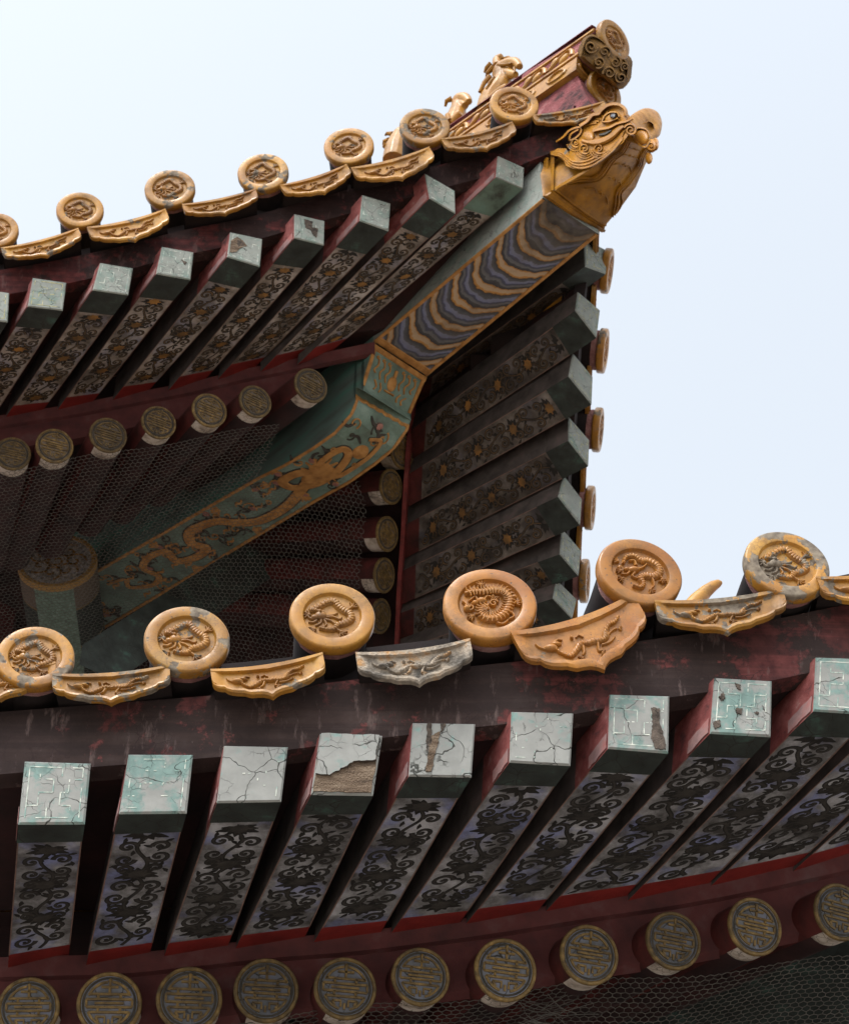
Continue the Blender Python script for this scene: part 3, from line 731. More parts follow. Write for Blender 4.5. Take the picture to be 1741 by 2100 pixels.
for i, q in enumerate(LQ):
    y0 = lowr_y(atY(q[3][0], q[3][1], 3.2).x)
    TL, TR = atY(*q[0], y0 - .028), atY(*q[1], y0 - .028); BR, BL = atY(*q[2], y0), atY(*q[3], y0)
    iL, iR = atY(*q[4], y0 + .55), atY(*q[5], y0 + .55)
    dmg = {3: [('wood', [(-.99, -.99), (.99, -.99), (.99, .3), (-.99, .3)]), ('plaster', [(-.98, .98), (.98, .98), (.98, .12), (.3, .05), (.0, -.15), (-.5, -.46), (-.98, -.40)])],
           4: [('hole', [(-.42, 1.0), (-.36, .35), (-.48, -.1), (-.56, .3), (-.56, 1.0)]), ('hole', [(-.12, 1.0), (-.05, .6), (.06, 1.0)]), ('wood', [(-.4, .5), (-.1, .7), (-.16, .1), (-.3, -.9), (-.48, -.9)])],
           6: [('hole', [(.42, .55), (.74, .55), (.72, .15), (.9, -.5), (.98, -.95), (.6, -.95), (.45, -.5), (.5, .0)])],
           7: [('hole', [(-.85, .3), (-.68, .5), (-.6, .25), (-.72, .15)]), ('hole', [(-.2, -.1), (.02, -.1), (.0, -.32), (-.16, -.3)]), ('hole', [(-.95, -.65), (-.75, -.55), (-.68, -.8), (-.9, -.9)]), ('hole', [(-.3, .85), (-.1, .8), (-.06, .6), (-.2, .66)]), ('hole', [(.45, -.2), (.62, -.2), (.58, -.3)])]}.get(i)
    LOWR.append(rafter(LL[i], TL, TR, BR, BL, iL, iR, 'square rafters under the lower eave', random.Random(20 + i),
        ['plaster_teal', 'plaster_teal', 'plaster', 'plaster', 'plaster', 'plaster', 'plaster_teal', 'plaster_teal', 'plaster_teal', 'plaster', 'plaster'][i],
        'under_low', 'scroll_dk', 'scroll_mid', 'scroll_mid', 'fret', [.8, .35, .14, .0, .0, .12, .9, .9, 1, 1, 1][i], dmg, cap=.13))

def upr_y(x): return up_y(x) + .10
UQ = [
 ((-52, 588), (18, 600), (15, 659), (-60, 650), (-190, 880), (-118, 872)),
 ((68, 569), (136, 578), (128, 635), (57, 627), (-85, 862), (-13, 854)),
 ((206, 538), (272, 549), (263, 604), (191, 593), (18, 846), (91, 837)),
 ((333, 505), (397, 516), (390, 572), (321, 560), (125, 830), (193, 820)),
 ((473, 475), (538, 489), (533, 546), (467, 525), (240, 809), (308, 797)),
 ((605, 438), (666, 452), (664, 501), (604, 487), (355, 789), (424, 774)),
 ((744, 399), (801, 416), (797, 472), (739, 451), (458, 765), (528, 748)),
 ((872, 355), (933, 390), (934, 436), (881, 405), (548, 748), (618, 729)),
 ((1022, 319), (1075, 343), (1073, 386), (1018, 362), (625, 733), (690, 712))]
UL = ['square rafter end at the very left edge of the upper row, mostly outside the photo',
 'square rafter with yellowed fret lines, first whole end from the left in the upper row',
 'square rafter with grey-green fret end, second whole one from left, upper row',
 'square rafter with small dark nick in its green fret end, upper row',
 'square rafter with the left half of its end flaked to grey mortar, upper row',
 'square rafter with a jagged dark hole in its end, upper row',
 'square rafter with branching cracks, right of the one with the jagged dark hole',
 'square rafter with a long red left flank, second from the corner beam on the left',
 'square rafter with a green underside patch, nearest the corner beam on its left']
UPR = []
for i, q in enumerate(UQ):
    y0 = upr_y(atY(q[3][0], q[3][1], 4.3).x); dy = .11 * math.sin(R(8 + 2.5 * i))
    TL, TR = atY(*q[0], y0 - .03), atY(*q[1], y0 - .03 + dy); BR, BL = atY(*q[2], y0 + dy), atY(*q[3], y0)
    iL, iR = atY(*q[4], y0 + .60), atY(*q[5], y0 + .60 + dy * .3)
    dmg = {4: [('wood', [(-.95, .3), (-.6, .75), (-.2, .55), (.1, .2), (-.3, -.1), (-.55, -.5), (-.95, -.7)]), ('hole', [(-.6, .5), (-.3, .5), (.0, .2), (-.45, -.05)])],
           5: [('hole', [(-.4, .75), (.2, .7), (.15, .2), (.6, .2), (.5, -.6), (.2, -.4), (.1, -.05), (-.3, .05)])], 3: [('hole', [(.3, .3), (.7, .15), (.6, -.05)])]}.get(i)
    UPR.append(rafter(UL[i], TL, TR, BR, BL, iL, iR, 'square rafters under the front of the upper eave', random.Random(50 + i), 'plaster_up', 'under_up', 'scroll_dk', 'scroll_br', 'flower',
                      'fret_gold' if i in (0, 1) else 'fret', [.9, .9, .8, .8, .6, .4, .5, .45, .4][i], dmg, 'red_worn', .17, 'dkgreen' if i < 8 else 'midgreen'))
SQ = [
 ((1199, 489), (1224, 480), (1247, 514), (1241, 545), None, (868, 785), (856, 842)),
 ((1186, 598), (1231, 636), (1224, 691), (1181, 636), None, (856, 872), (848, 940)),
 ((1176, 725), (1216, 773), (1214, 828), (1167, 771), None, (848, 966), (843, 1036)),
 ((1167, 855), (1209, 903), (1207, 954), (1167, 903), None, (841, 1071), (838, 1141)),
 ((1157, 975), (1194, 1024), (1190, 1075), (1146, 1018), None, (835, 1166), (830, 1237)),
 ((1153, 1084), (1192, 1129), (1187, 1180), (1149, 1136), None, (831, 1254), (827, 1316)),
 ((1142, 1189), (1183, 1230), (1174, 1269), (1135, 1227), None, (827, 1330), (822, 1390))]
SL = ['dark cracked square rafter end just below the dragon head on the side eave',
 'slate-ended square rafter, second below the dragon head on the side eave',
 'slate-ended square rafter, third below the dragon head on the side eave',
 'slate-ended square rafter with yellow edge line, fourth below the dragon head',
 'slate-ended square rafter with yellow marks, fifth below the dragon head on the side eave',
 'slate-ended square rafter, sixth below the dragon head, behind the largest roundel',
 'lowest slate-ended square rafter of the side eave, between the two orange roundels']
SIR = []
for i, q in enumerate(SQ):
    zs = UPR[8 - i][3].z
    BL = atZ(*q[3], zs); hy = .085
    if i == 0:
        BL = atZ(1201, 545, zs); TL = atY(1199, 489, BL.y); BR = atY(1243, 560, BL.y + hy); TR = atY(1247, 514, BL.y + hy)
    else:
        TL = atY(*q[0], BL.y - .01); BR = atY(*q[2], BL.y + hy); TR = atY(*q[1], BL.y + hy - .01)
    iL = atZ(*q[5], zs + .13); iR = atZ(*q[6], BR.z + .13)
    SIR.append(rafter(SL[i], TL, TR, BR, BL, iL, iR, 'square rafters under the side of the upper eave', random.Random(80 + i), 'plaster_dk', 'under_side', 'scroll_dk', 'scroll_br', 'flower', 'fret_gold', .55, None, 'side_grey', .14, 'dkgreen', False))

# ------------------------------------------------------------------ round rafters
def shou(mb, mp, h, m=1, g=2):
    def ln(p, w=.043): mb.stroke(mp, p, w, h, m, True)
    def arc(r, a0, a1, n=18): return [(r * math.cos(R(a0 + (a1 - a0) * k / n)), r * math.sin(R(a0 + (a1 - a0) * k / n))) for k in range(n + 1)]
    mb.stroke(mp, arc(.80, 0, 360, 40), .035, h * .4, g, True)
    ln(arc(.68, 22, 84)); ln(arc(.68, 96, 158)); ln(arc(.68, 202, 256)); ln(arc(.68, 284, 338))
    ln([(0, .70), (0, .30)]); ln([(-.26, .52), (.26, .52)]); mb.blob(mp, 0, .72, .07, .07, h, m, 8)
    ln([(-.62, .30), (.62, .30)]); ln([(-.34, .30), (-.34, .14)]); ln([(.34, .30), (.34, .14)])
    ln([(-.70, .14), (.70, .14)]); ln([(-.70, .14), (-.70, -.10)]); ln([(.70, .14), (.70, -.10)])
    ln([(-.44, .02), (.44, .02)]); ln([(-.70, -.10), (.70, -.10)])
    ln([(-.34, -.10), (-.34, -.26)]); ln([(.34, -.10), (.34, -.26)]); ln([(-.62, -.26), (.62, -.26)])
    ln([(-.40, -.40), (-.12, -.40), (-.12, -.60)]); ln([(.40, -.40), (.12, -.40), (.12, -.60)]); ln([(-.40, -.40), (-.30, -.56)]); ln([(.40, -.40), (.30, -.56)])
    ln([(0, -.48), (0, -.68)])
RPROTO = {}; RK = .062
def round_rafter(label, p, rad, azd, beta, group, ground, upper, L=.95, roll=0):
    m = frame(azd, beta, roll) @ Matrix.Scale(rad / RK, 4)
    t = thing('round_rafter', label, 'rafter', p, m, group)
    key = (ground, upper)
    if key in RPROTO:
        for q in RPROTO[key]: copy_part(q, t)
        return t
    d = MB(); d.lathe([(r * RK, y * RK) for r, y in [(0, .0), (.86, .0), (.87, .02), (.90, -.02), (.97, -.02), (1.0, .02), (1.0, .10), (.98, .12)]], 40, lambda i, j: 0 if j < 1 else 1)
    shou(d, lambda x, y, h: V((x, -h, y)) * RK, .05)
    o = d.build('end_disc', [ground, 'goldline', 'groove'], t, local=True, ang=30)
    s = MB(); n = 32; rows = []
    for y in (.10, .95, 1.0, 4.0, 15): rows.append([V((.965 * math.cos(2 * math.pi * k / n), y, .965 * math.sin(2 * math.pi * k / n))) * RK for k in range(n)])
    def mm(i, j):
        a = (i + .5) / n * 360
        low = 236 < a < 345
        return (1 if j == 0 else 2) if low else 0
    s.rings(rows, mm); q = s.build('shaft', ['red_shaded', 'white', 'soffit'], t, local=True)
    RPROTO[key] = (o, q); return t
lowc = [(58, 2068, 128), (224, 2060, 134), (388, 2050, 136), (546, 2032, 134), (708, 2028, 130), (863, 2004, 122), (1037, 1990, 132), (1209, 1959, 126), (1382, 1930, 122), (1549, 1901, 122), (1723, 1871, 120)]
LCL = ['round rafter end with gold longevity sign, leftmost at the bottom edge of the photo', 'round rafter end second from the left along the bottom edge', 'round rafter end with pale blue ground, third from the left along the bottom',
 'round rafter end with blue smear at its top, fourth from left along the bottom', 'round rafter end with a blue upper-left rim, fifth from the left along the bottom', 'round rafter end sixth from the left, below the notched square rafter',
 'round rafter end seventh from the left, beside the loose wires', 'round rafter end above a small pale band, eighth from the left in the lower row', 'round rafter end with white band beneath, third from right in the lower row',
 'round rafter end with cracked face, second from the right in the lower row', 'round rafter end at the right edge of the photo, lower row']
LOWC = []
for i, (px, py, W) in enumerate(lowc):
    y0 = lowr_y(atY(px, py, 3.75).x) + .545; p = atY(px, py, y0); t_ = (p - CAM).dot(FW); LOWC.append(p)
    round_rafter(LCL[i], p, W / 2 * t_ / F, 2 + 2.2 * i, 24, 'round rafters under the lower eave', 'shou', False, roll=-2)
upc = [(26, 930, 75), (112, 914, 78), (222, 892, 79), (326, 866, 74), (430, 841, 76), (524, 823, 72), (638, 790, 76)]
UCL = ['round rafter end cut by the left edge of the photo in the upper row', 'round rafter end with faint gold sign, second from the left in the upper row', 'round rafter end third from the left in the upper row, above the netting',
 'charred round rafter end with blackened left side, upper row', 'round rafter end with cream band, right of the charred one in the upper row', 'round rafter end next to the one on the beam, upper row', 'round rafter end standing apart against the green corner beam']
UPC = []
for i, (px, py, W) in enumerate(upc):
    y0 = 4.865 - .01 * i; p = atY(px, py, y0); t_ = (p - CAM).dot(FW); UPC.append(p)
    rr_ = round_rafter(UCL[i], p, W / 2 * t_ / F, 16 + 3 * i, 24, 'round rafters under the front of the upper eave', 'shou_up', True)
    if i == 3:
        for c in rr_.children:
            if c.name.startswith('end_disc'):
                for k, mt in ((0, 'darkwood'),): c.material_slots[k].link = 'OBJECT'; c.material_slots[k].material = M[mt]
sc_ = [(826, 926), (803, 998), (795, 1095), (789, 1180), (782, 1264)]
SCL = ['round rafter end half hidden behind the scrolled beam nose', 'round rafter end with a pale drum, uppermost clear one right of the corner beam', 'round rafter end with a white drum, second below the beam nose on the side eave', 'round rafter end third below the beam nose on the side eave', 'round rafter end lowest on the side eave, just above the amber roundel']
for i, (px, py) in enumerate(sc_):
    zz = [SIR[k][4].z for k in (1, 2, 3, 4, 5)][i] - .06
    p = atZ(px, py, zz); t_ = (p - CAM).dot(FW)
    round_rafter(SCL[i], p, 37 * t_ / F, 58 + 3 * i, 24, 'round rafters under the side of the upper eave', 'shou_up', True)

# ------------------------------------------------------------------ the hall itself: boards, battens, soffits, walls, roof slopes
hall = thing('palace_hall', 'dark red timber boards, soffits and walls of the two-tiered palace hall behind the rafters', 'building', (0, 6, 0))
def ext(ps, n0, n1):          # continue a polyline past both of its ends
    a = ps[0] + (ps[0] - ps[1]) * n0; b = ps[-1] + (ps[-1] - ps[-2]) * n1
    return [a] + list(ps) + [b]
def dense(ps, k=6): return [V(p) for p in cr([tuple(p) for p in ps], k)]
def ribbon(mb, A, B, m=0):
    i = len(mb.v); mb.v += [V(p) for p in A] + [V(p) for p in B]; n = len(A)
    for k in range(n - 1): mb.face((i + k, i + k + 1, i + n + k + 1, i + n + k), m)
def board(name, bot, top, back, mat):
    mb = MB(); b2 = [p + back for p in bot]; t2 = [p + back for p in top]
    ribbon(mb, bot, top); ribbon(mb, b2, t2); ribbon(mb, bot, b2); ribbon(mb, top, t2)
    return mb.build(name, mat, hall)
Z = V((0, 0, 1))
# lower tier
lt = dense(ext([(r[0] + r[1]) / 2 + V((0, .022, .002)) for r in LOWR], 3, 3))
board('fascia_board', lt, [p + V((0, -.035, .135)) for p in lt], V((0, .04, 0)), 'fascia')
board('tile_bed', [p + V((0, .02, .136)) for p in lt], [p + V((0, .0, .26)) for p in lt], V((0, .05, .0)), 'void')
li = dense(ext([(r[4] + r[5]) / 2 + V((0, .012, .012)) for r in LOWR], 3, 3))
board('red_batten', [p + V((0, .015, -.04)) for p in li], li, V((0, .02, .0)), 'red_dull')
board('gap_board', [p + V((0, .05, -.15)) for p in li], [p + V((0, .022, -.001)) for p in li], V((0, .03, 0)), 'red_dull')
mb = MB(); lj = dense(ext([(r[6] + r[7]) / 2 for r in LOWR], 3, 3))
ribbon(mb, [p + V((0, .02, .004)) for p in lt], [p + V((0, .02, .004)) for p in lj])
ribbon(mb, [p + V((0, .02, .0)) for p in lj], [p + V((0, 1.1, .62)) for p in lj])
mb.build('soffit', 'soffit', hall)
mb = MB()
ribbon(mb, [p + V((0, .06, .20)) for p in lt], [p + V((0, 1.5, .75)) for p in lt]); mb.build('roof_slope', 'glaze_dk', hall)
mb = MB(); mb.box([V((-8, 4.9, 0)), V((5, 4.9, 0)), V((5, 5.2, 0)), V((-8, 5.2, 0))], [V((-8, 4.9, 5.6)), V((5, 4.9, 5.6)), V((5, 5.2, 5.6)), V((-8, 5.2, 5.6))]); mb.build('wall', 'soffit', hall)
mb = MB(); mb.box([V((-8, 4.70, 5.12)), V((5, 4.70, 5.12)), V((5, 4.90, 5.12)), V((-8, 4.90, 5.12))], [V((-8, 4.70, 5.5)), V((5, 4.70, 5.5)), V((5, 4.90, 5.5)), V((-8, 4.90, 5.5))]); mb.build('tie_beam', 'dkgreen', hall)
# upper tier
CORN = V((.60, 4.20, UPR[8][0].z + .12))
ut = dense(ext([(r[0] + r[1]) / 2 + V((0, .03, .004)) for r in UPR], 3, 0)[:-1] + [CORN])
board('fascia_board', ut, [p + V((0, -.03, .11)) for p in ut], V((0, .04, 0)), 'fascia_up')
board('tile_bed', [p + V((0, .02, .111)) for p in ut], [p + V((0, .01, .21)) for p in ut], V((0, .05, 0)), 'void')
st_ = [CORN] + [(r[2] + r[3]) / 2 * 0 + (r[0] + r[1]) / 2 + V((-.02, 0, .004)) for r in SIR]
st_ = dense(st_ + [st_[-1] + (st_[-1] - st_[-2]) * 6])
board('fascia_board', st_, [p + V((.02, 0, .10)) for p in st_], V((-.04, 0, 0)), 'void')
board('tile_bed', [p + V((-.02, 0, .101)) for p in st_], [p + V((-.01, 0, .20)) for p in st_], V((-.05, 0, 0)), 'void')
ui = [(r[4] + r[5]) / 2 + V((0, .012, .012)) for r in UPR]; uid = dense(ext(ui, 3, 1.5))
board('red_batten', [p + V((0, .015, -.042)) for p in uid], uid, V((0, .02, .0)), 'red_dull')
si = [(r[4] + r[5]) / 2 + V((-.012, 0, .012)) for r in SIR]; sid = dense(ext(si, .6, 6))
board('red_batten', [p + V((-.008, 0, -.03)) for p in sid], sid, V((-.015, 0, .0)), 'red')
board('gap_board', [p + V((0, .05, -.14)) for p in uid[:-7]], [p + V((0, .022, -.001)) for p in uid[:-7]], V((0, .03, 0)), 'red_dull')
mb = MB(); uj = dense(ext([(r[6] + r[7]) / 2 for r in UPR], 3, 0)[:-1] + [V((-.10, 4.80, UPR[8][6].z + .06))])
ribbon(mb, [p + V((0, .02, .006)) for p in ut], [p + V((0, .02, .006)) for p in uj])
ribbon(mb, [p + V((0, .02, .004)) for p in uj], [p + V((-.5, 2.0, .95)) for p in uj])
sj = [V((-.10, 4.80, UPR[8][6].z + .06))] + [(r[6] + r[7]) / 2 for r in SIR]; sj = dense(sj + [sj[-1] + (sj[-1] - sj[-2]) * 6])
ribbon(mb, [p + V((-.02, 0, .006)) for p in st_], [p + V((-.02, 0, .006)) for p in sj])
ribbon(mb, [p + V((-.02, 0, .004)) for p in sj], [p + V((-2.0, .5, .95)) for p in sj])
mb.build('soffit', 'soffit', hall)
HZ0 = CORN.z + .10
mb = MB(); ribbon(mb, [p + V((0, .06, .10)) for p in ut], [V((p.x, max(p.y + .1, 4.87 - p.x), HZ0 + .45 * max(0, .6 - p.x))) for p in ut])
ribbon(mb, [p + V((-.06, 0, .10)) for p in st_], [V((min(p.x - .1, 4.87 - p.y), p.y, HZ0 + .45 * max(0, p.y - 4.2))) for p in st_]); mb.build('roof_slope', 'glaze_dk', hall)
mb = MB(); mb.box([V((-8, 6.6, 5.0)), V((-1.74, 6.6, 5.0)), V((-1.74, 12, 5.0)), V((-8, 12, 5.0))], [V((-8, 6.6, 9.1)), V((-1.74, 6.6, 9.1)), V((-1.74, 12, 9.1)), V((-8, 12, 9.1))]); mb.build('wall', 'red_dull', hall)

# ------------------------------------------------------------------ corner beam (local X out along the hip, Y to the far side)
CL, CR_ = 4.68, 5.06
bm = Matrix.Rotation(R(-45), 4, 'Z')
OL, OR = atD(1113, 405, CL), atD(1228, 480, CR_); IL, IR = atD(765, 699.5, CL), atD(874.6, 771, CR_)
beam = thing('corner_beam', 'great painted corner beam with blue wave bands, vase panel and gold dragon on green', 'beam', (OL + OR + IL + IR) / 4, bm)
mb = MB(); hb = V((0, 0, .25))
mb.box([IL, OL, OR, IR], [IL + hb, OL + hb, OR + hb, IR + hb], [0, 1, 1, 1, 1, 1])
un = (OL - IL).cross(OR - OL).normalized(); un = un if un.z < 0 else -un
def bmap(u, v, h): return lerp(lerp(IL, OL, v), lerp(IR, OR, v), (u + 1) / 2) + un * h
for q in (-.955, .955): mb.stroke(bmap, [(q, -.0), (q, .3), (q, .7), (q, .995)], .05, .004, 2, True)
mb.stroke(bmap, [(-1, .02), (1, .02)], .018, .004, 2, True)
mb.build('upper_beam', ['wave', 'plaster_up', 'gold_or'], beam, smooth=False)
LS = [(767, 704), (740, 790), (745, 800), (730, 794), (725, 806), (729, 822), (717, 849), (685, 885), (640, 917), (580, 953), (532, 976), (400, 1052), (205, 1165), (60, 1249)]
RS = [(874.6, 774), (841, 851), (843, 862), (842, 862), (839, 872), (836, 884), (808, 922), (772, 951), (717, 990), (675, 1013), (640, 1033), (500, 1117), (324, 1224), (180, 1310)]
PL = [atD(x, y, CL) for x, y in LS]; PR = [atD(x, y, CR_) for x, y in RS]
mb = MB()
for k in range(len(PL) - 1): mb.grid(lambda u, v, k=k: lerp(lerp(PL[k], PL[k + 1], v), lerp(PR[k], PR[k + 1], v), u), 8, 6, 0)
zt = max(p.z for p in PL) + .22
for P, c in ((PL, CL), (PR, CR_)):
    T = [V((p.x, p.y, max(p.z + .05, IL.z + .02 + .3 * max(0, (IL.x - p.x))))) for p in P]
    ribbon(mb, P, T, 1)
cum = [0]
for k in range(len(PL) - 1): cum.append(cum[-1] + ((PL[k + 1] + PR[k + 1]) / 2 - (PL[k] + PR[k]) / 2).length)
def omap(u, s, h):
    s = max(0, min(cum[-1] - 1e-4, s)); k = 0
    while cum[k + 1] < s: k += 1
    f = (s - cum[k]) / max(1e-6, cum[k + 1] - cum[k])
    p = lerp(lerp(PL[k], PL[k + 1], f), lerp(PR[k], PR[k + 1], f), (u + 1) / 2)
    kk = k if cum[k + 1] - cum[k] > .02 else min(k + 1, len(PL) - 2)
    n = (PL[kk + 1] - PL[kk]).cross(PR[kk] - PL[kk]).normalized()
    if n.dot(CAM - p) < 0: n = -n
    return p + n * (h + .0006)
s_nose = cum[4]; s_end = cum[-1]
# gold borders
for q in (-.95, .95): mb.stroke(omap, [(q, s_nose + .005 + (s_end - s_nose - .01) * k / 60) for k in range(61)], .05, .004, 2, True)
mb.stroke(omap, [(x / 10, .012) for x in range(-10, 11)], .012, .004, 2, True)
for q in (-.93, .93): mb.stroke(omap, [(q, .004), (q, cum[1] * .5), (q, cum[1] - .004)], .06, .004, 2, True)
mb.stroke(omap, [(x / 12, s_nose + .012 + .010 * abs(math.sin(x * .9))) for x in range(-11, 12)], .010, .004, 2, True)
# vase and flames on the nose panel
c1 = cum[1]
mq = lambda a, b, hh: omap(a / .135, b, hh)
mb.blob(mq, 0, c1 * .60, .022, c1 * .18, .006, 3, 14); mb.stroke(mq, [(0, c1 * .45), (0, c1 * .28)], .007, .005, 3, True); mb.stroke(mq, [(-.026, c1 * .82), (.026, c1 * .82)], .003, .005, 3, True)
for x0 in (-.70, -.48, -.27, .27, .48, .70):
    x0 *= .135
    mb.stroke(mq, cr([(x0, c1 * .24), (x0 + .007, c1 * .38), (x0 - .005, c1 * .52), (x0 + .004, c1 * (.66 if abs(x0) < .08 else .58))], 5), belly(.0018, .0035), .004, 3, True)
    mb.stroke(mq, spiral(x0 - .004, c1 * .22, .009, 0, 1, 1, 10), .0022, .004, 3, True)
for x0 in (-.62, -.4, .4, .62): mb.stroke(mq, cr([(x0 * .135, c1 * .72), (x0 * .108, c1 * .84), (x0 * .12, c1 * .93)], 4), .003, .004, 3, True)
# dragon on the old beam
def S(v): return s_nose + (s_end - s_nose) * v
W_ = .135
def body(pts, w, h=.005):
    p2 = cr([(u, S(v)) for u, v in pts], 8)
    def fm(x, y, hh): return omap(x / W_ if False else x, y, hh)
    # even width in metres: stroke in metre space, then back to (u, s)
    q = [(x * W_, y) for x, y in p2]
    mp = lambda a, b, hh: omap(a / W_, b, hh)
    wf = w if callable(w) else (lambda t: w)
    mb.stroke(mp, q, lambda t: wf(t) * 1.28, h * .5, 4, True); mb.stroke(mp, q, wf, h * .5, 3, True, h * .5)
body([(.10, .07), (.45, .06), (.58, .10), (.50, .17), (.1, .20), (-.35, .17), (-.30, .12), (.05, .12), (.3, .16), (.35, .22), (.05, .27), (-.4, .27), (-.42, .23), (-.1, .215), (.25, .26), (.55, .33), (.5, .40), (.1, .44), (-.35, .47), (-.5, .53), (-.1, .56), (.35, .55), (.45, .59), (.2, .63), (-.3, .62), (-.45, .66), (-.2, .70), (.35, .70), (.5, .735), (.15, .775), (-.2, .76), (-.35, .80)], belly(.007, .023))
for k in range(26):
    v = .25 + .55 * k / 26; u = .62 * math.sin(k * 1.9)
    mb.stroke(lambda a, b, hh: omap(a / W_, b, hh), cr([(u * W_, S(v)), (u * W_ + .014, S(v) + .016), (u * W_ + .004, S(v) + .034), (u * W_ + .02, S(v) + .048)], 4), belly(.0015, .0055), .004, 3, True)
mp_m = lambda a, b, hh: omap(a / W_, b, hh)
for (u, v, r) in ((0, .19, .055), (.1, .225, .04), (.25, .10, .035)): mb.blob(mp_m, u * W_, S(v), r, r, .008, 3, 14)
for k in range(14):
    a = k * .45; mb.stroke(mp_m, [(.02 * math.cos(a), S(.19) + .03 * math.sin(a)), (.085 * math.cos(a + .3), S(.19) + .085 * math.sin(a + .3))], taper(.010, .003), .004, 3, True)
rg = random.Random(9)
for k in range(80):
    u, v = rg.uniform(-.78, .78), rg.uniform(.03, .97)
    if k % 4 == 0: mb.blob(mp_m, u * W_, S(v), .018, .015, .004, 5, 9)
    sp = spiral(u * W_, S(v), rg.uniform(.016, .03), rg.uniform(0, 6), 1.1, rg.choice((-1, 1)), 12); mb.stroke(mp_m, sp, .0028, .003, 2 if k % 3 else 4, True)
    a = rg.uniform(0, 6); mb.stroke(mp_m, cr([(u * W_, S(v)), (u * W_ + .03 * math.cos(a), S(v) + .03 * math.sin(a)), (u * W_ + .06 * math.cos(a + .5), S(v) + .05 * math.sin(a + .5))], 4), belly(.002, .007), .003, 4, True)
for (u, v, a) in ((-.5, .30, 2.5), (.65, .43, -.4), (-.6, .44, 2.8), (.55, .28, .3), (-.62, .62, 3.0), (.7, .62, 0)):
    for k in range(4):
        b = a + (k - 1.5) * .5; mb.stroke(mp_m, [(u * W_, S(v)), (u * W_ + .035 * math.cos(b), S(v) + .035 * math.sin(b))], taper(.008, .003), .004, 3, True)
mb.build('old_beam', ['beamgreen', 'teal', 'gold_or', 'gold_or', 'groove', 'pink'], beam, smooth=False)

# ------------------------------------------------------------------ dragon-head sleeve on the beam end
def HZ(x, y): return 1088.1 + x / 5.934, 195.6 + y / 5.934
OUT = V((.70711, -.70711, 0)); SIDE = V((.70711, .70711, 0))
O0 = (OL + OR) / 2
def atSec(px, py, t):
    d = ray(px, py); n = OUT; q = O0 + OUT * t
    return CAM + d * ((q - CAM).dot(n) / d.dot(n))
head = thing('dragon_head', 'amber glazed dragon head sleeve gripping the tip of the corner beam', 'ornament', O0, bm, None, .02)
secs = [(0, (150, 1222), (870, 1668)), (.028, (265, 1155), (905, 1610)), (.030, (285, 1150), (900, 1590)), (.11, (540, 990), (1105, 1350)), (.18, (750, 862), (1280, 1110)), (.235, (905, 738), (1385, 860)), (.275, (1010, 630), (1440, 740)), (.305, (1110, 500), (1480, 640))]
rows = []; bot = []
for k, (t_, a, b) in enumerate(secs):
    pa, pb = atSec(*HZ(*a), t_), atSec(*HZ(*b), t_)
    bot.append((pa, pb))
    topz = OL.z + [.255, .255, .25, .27, .33, .40, .37, .33][k]
    ta, tb = V((pa.x, pa.y, topz)), V((pb.x, pb.y, topz))
    inn = (pb - pa) * .10
    mids = [lerp(pa, pb, f) - Z * (.012 * math.sin(math.pi * f)) for f in (.25, .5, .75)]
    rows.append([pa, *mids, pb, lerp(pb, tb, .5) + (pb - pa) * .02, tb - inn, ta + inn, lerp(pa, ta, .5) - (pb - pa) * .02])
mb = MB(); mb.rings(rows, 0, True, True, True)
def lp(x, y, h):              # left cheek of the head
    return atD(*HZ(x, y), CL + .012 - h * .52)
def jaw(u, v, h):             # underside of the lower jaw: u across, v along sections
    v = max(0, min(len(bot) - 1.001, v)); k = int(v); f = v - k
    a = lerp(bot[k][0], bot[k + 1][0], f); b = lerp(bot[k][1], bot[k + 1][1], f); s_ = (u + 1) / 2
    n = (bot[min(k + 1, len(bot) - 1)][0] - bot[k][0]).cross(b - a).normalized()
    if n.z > 0: n = -n
    return lerp(a, b, s_) - Z * (.012 * math.sin(math.pi * s_)) + n * h
# collar ridges
mb.stroke(jaw, [(x / 8, .45) for x in range(-8, 9)], .30, .010, 0, True); mb.stroke(jaw, [(x / 8, 2.06) for x in range(-8, 9)], .06, .006, 0)
mb.stroke(lp, [(175, 1200), (190, 750)], 32, .012, 0, True); mb.stroke(lp, [(255, 1150), (268, 740)], 26, .010, 0, True)
mb.stroke(lp, [(300, 1130), (640, 935), (900, 745)], 18, .008, 0)
# lip lines under the jaw
for off, r_ in ((0, .045), (.10, .03), (-.10, .025)):
    for sg in (-1, 1):
        mb.stroke(jaw, cr([(sg * (.98), 2.6 + off), (sg * (.80 + off), 3.1 + off), (sg * (.52 + off), 3.6), (sg * (.58 + off), 4.3), (sg * (.68 + off), 5.1), (sg * (.55 + off), 6.0), (sg * (.62 + off), 6.9)], 6), r_, .009, 0)
for v0 in (3.1, 4.0, 4.9, 5.8, 6.5):
    mb.stroke(jaw, cr([(-.5, v0 - .25), (-.25, v0), (-.1, v0 - .08), (0, v0 + .06), (.1, v0 - .08), (.25, v0), (.5, v0 - .25)], 5), .022 if v0 < 5 else .03, .005, 0)
mb.build('jaw', 'glaze_dk', head, ang=50)
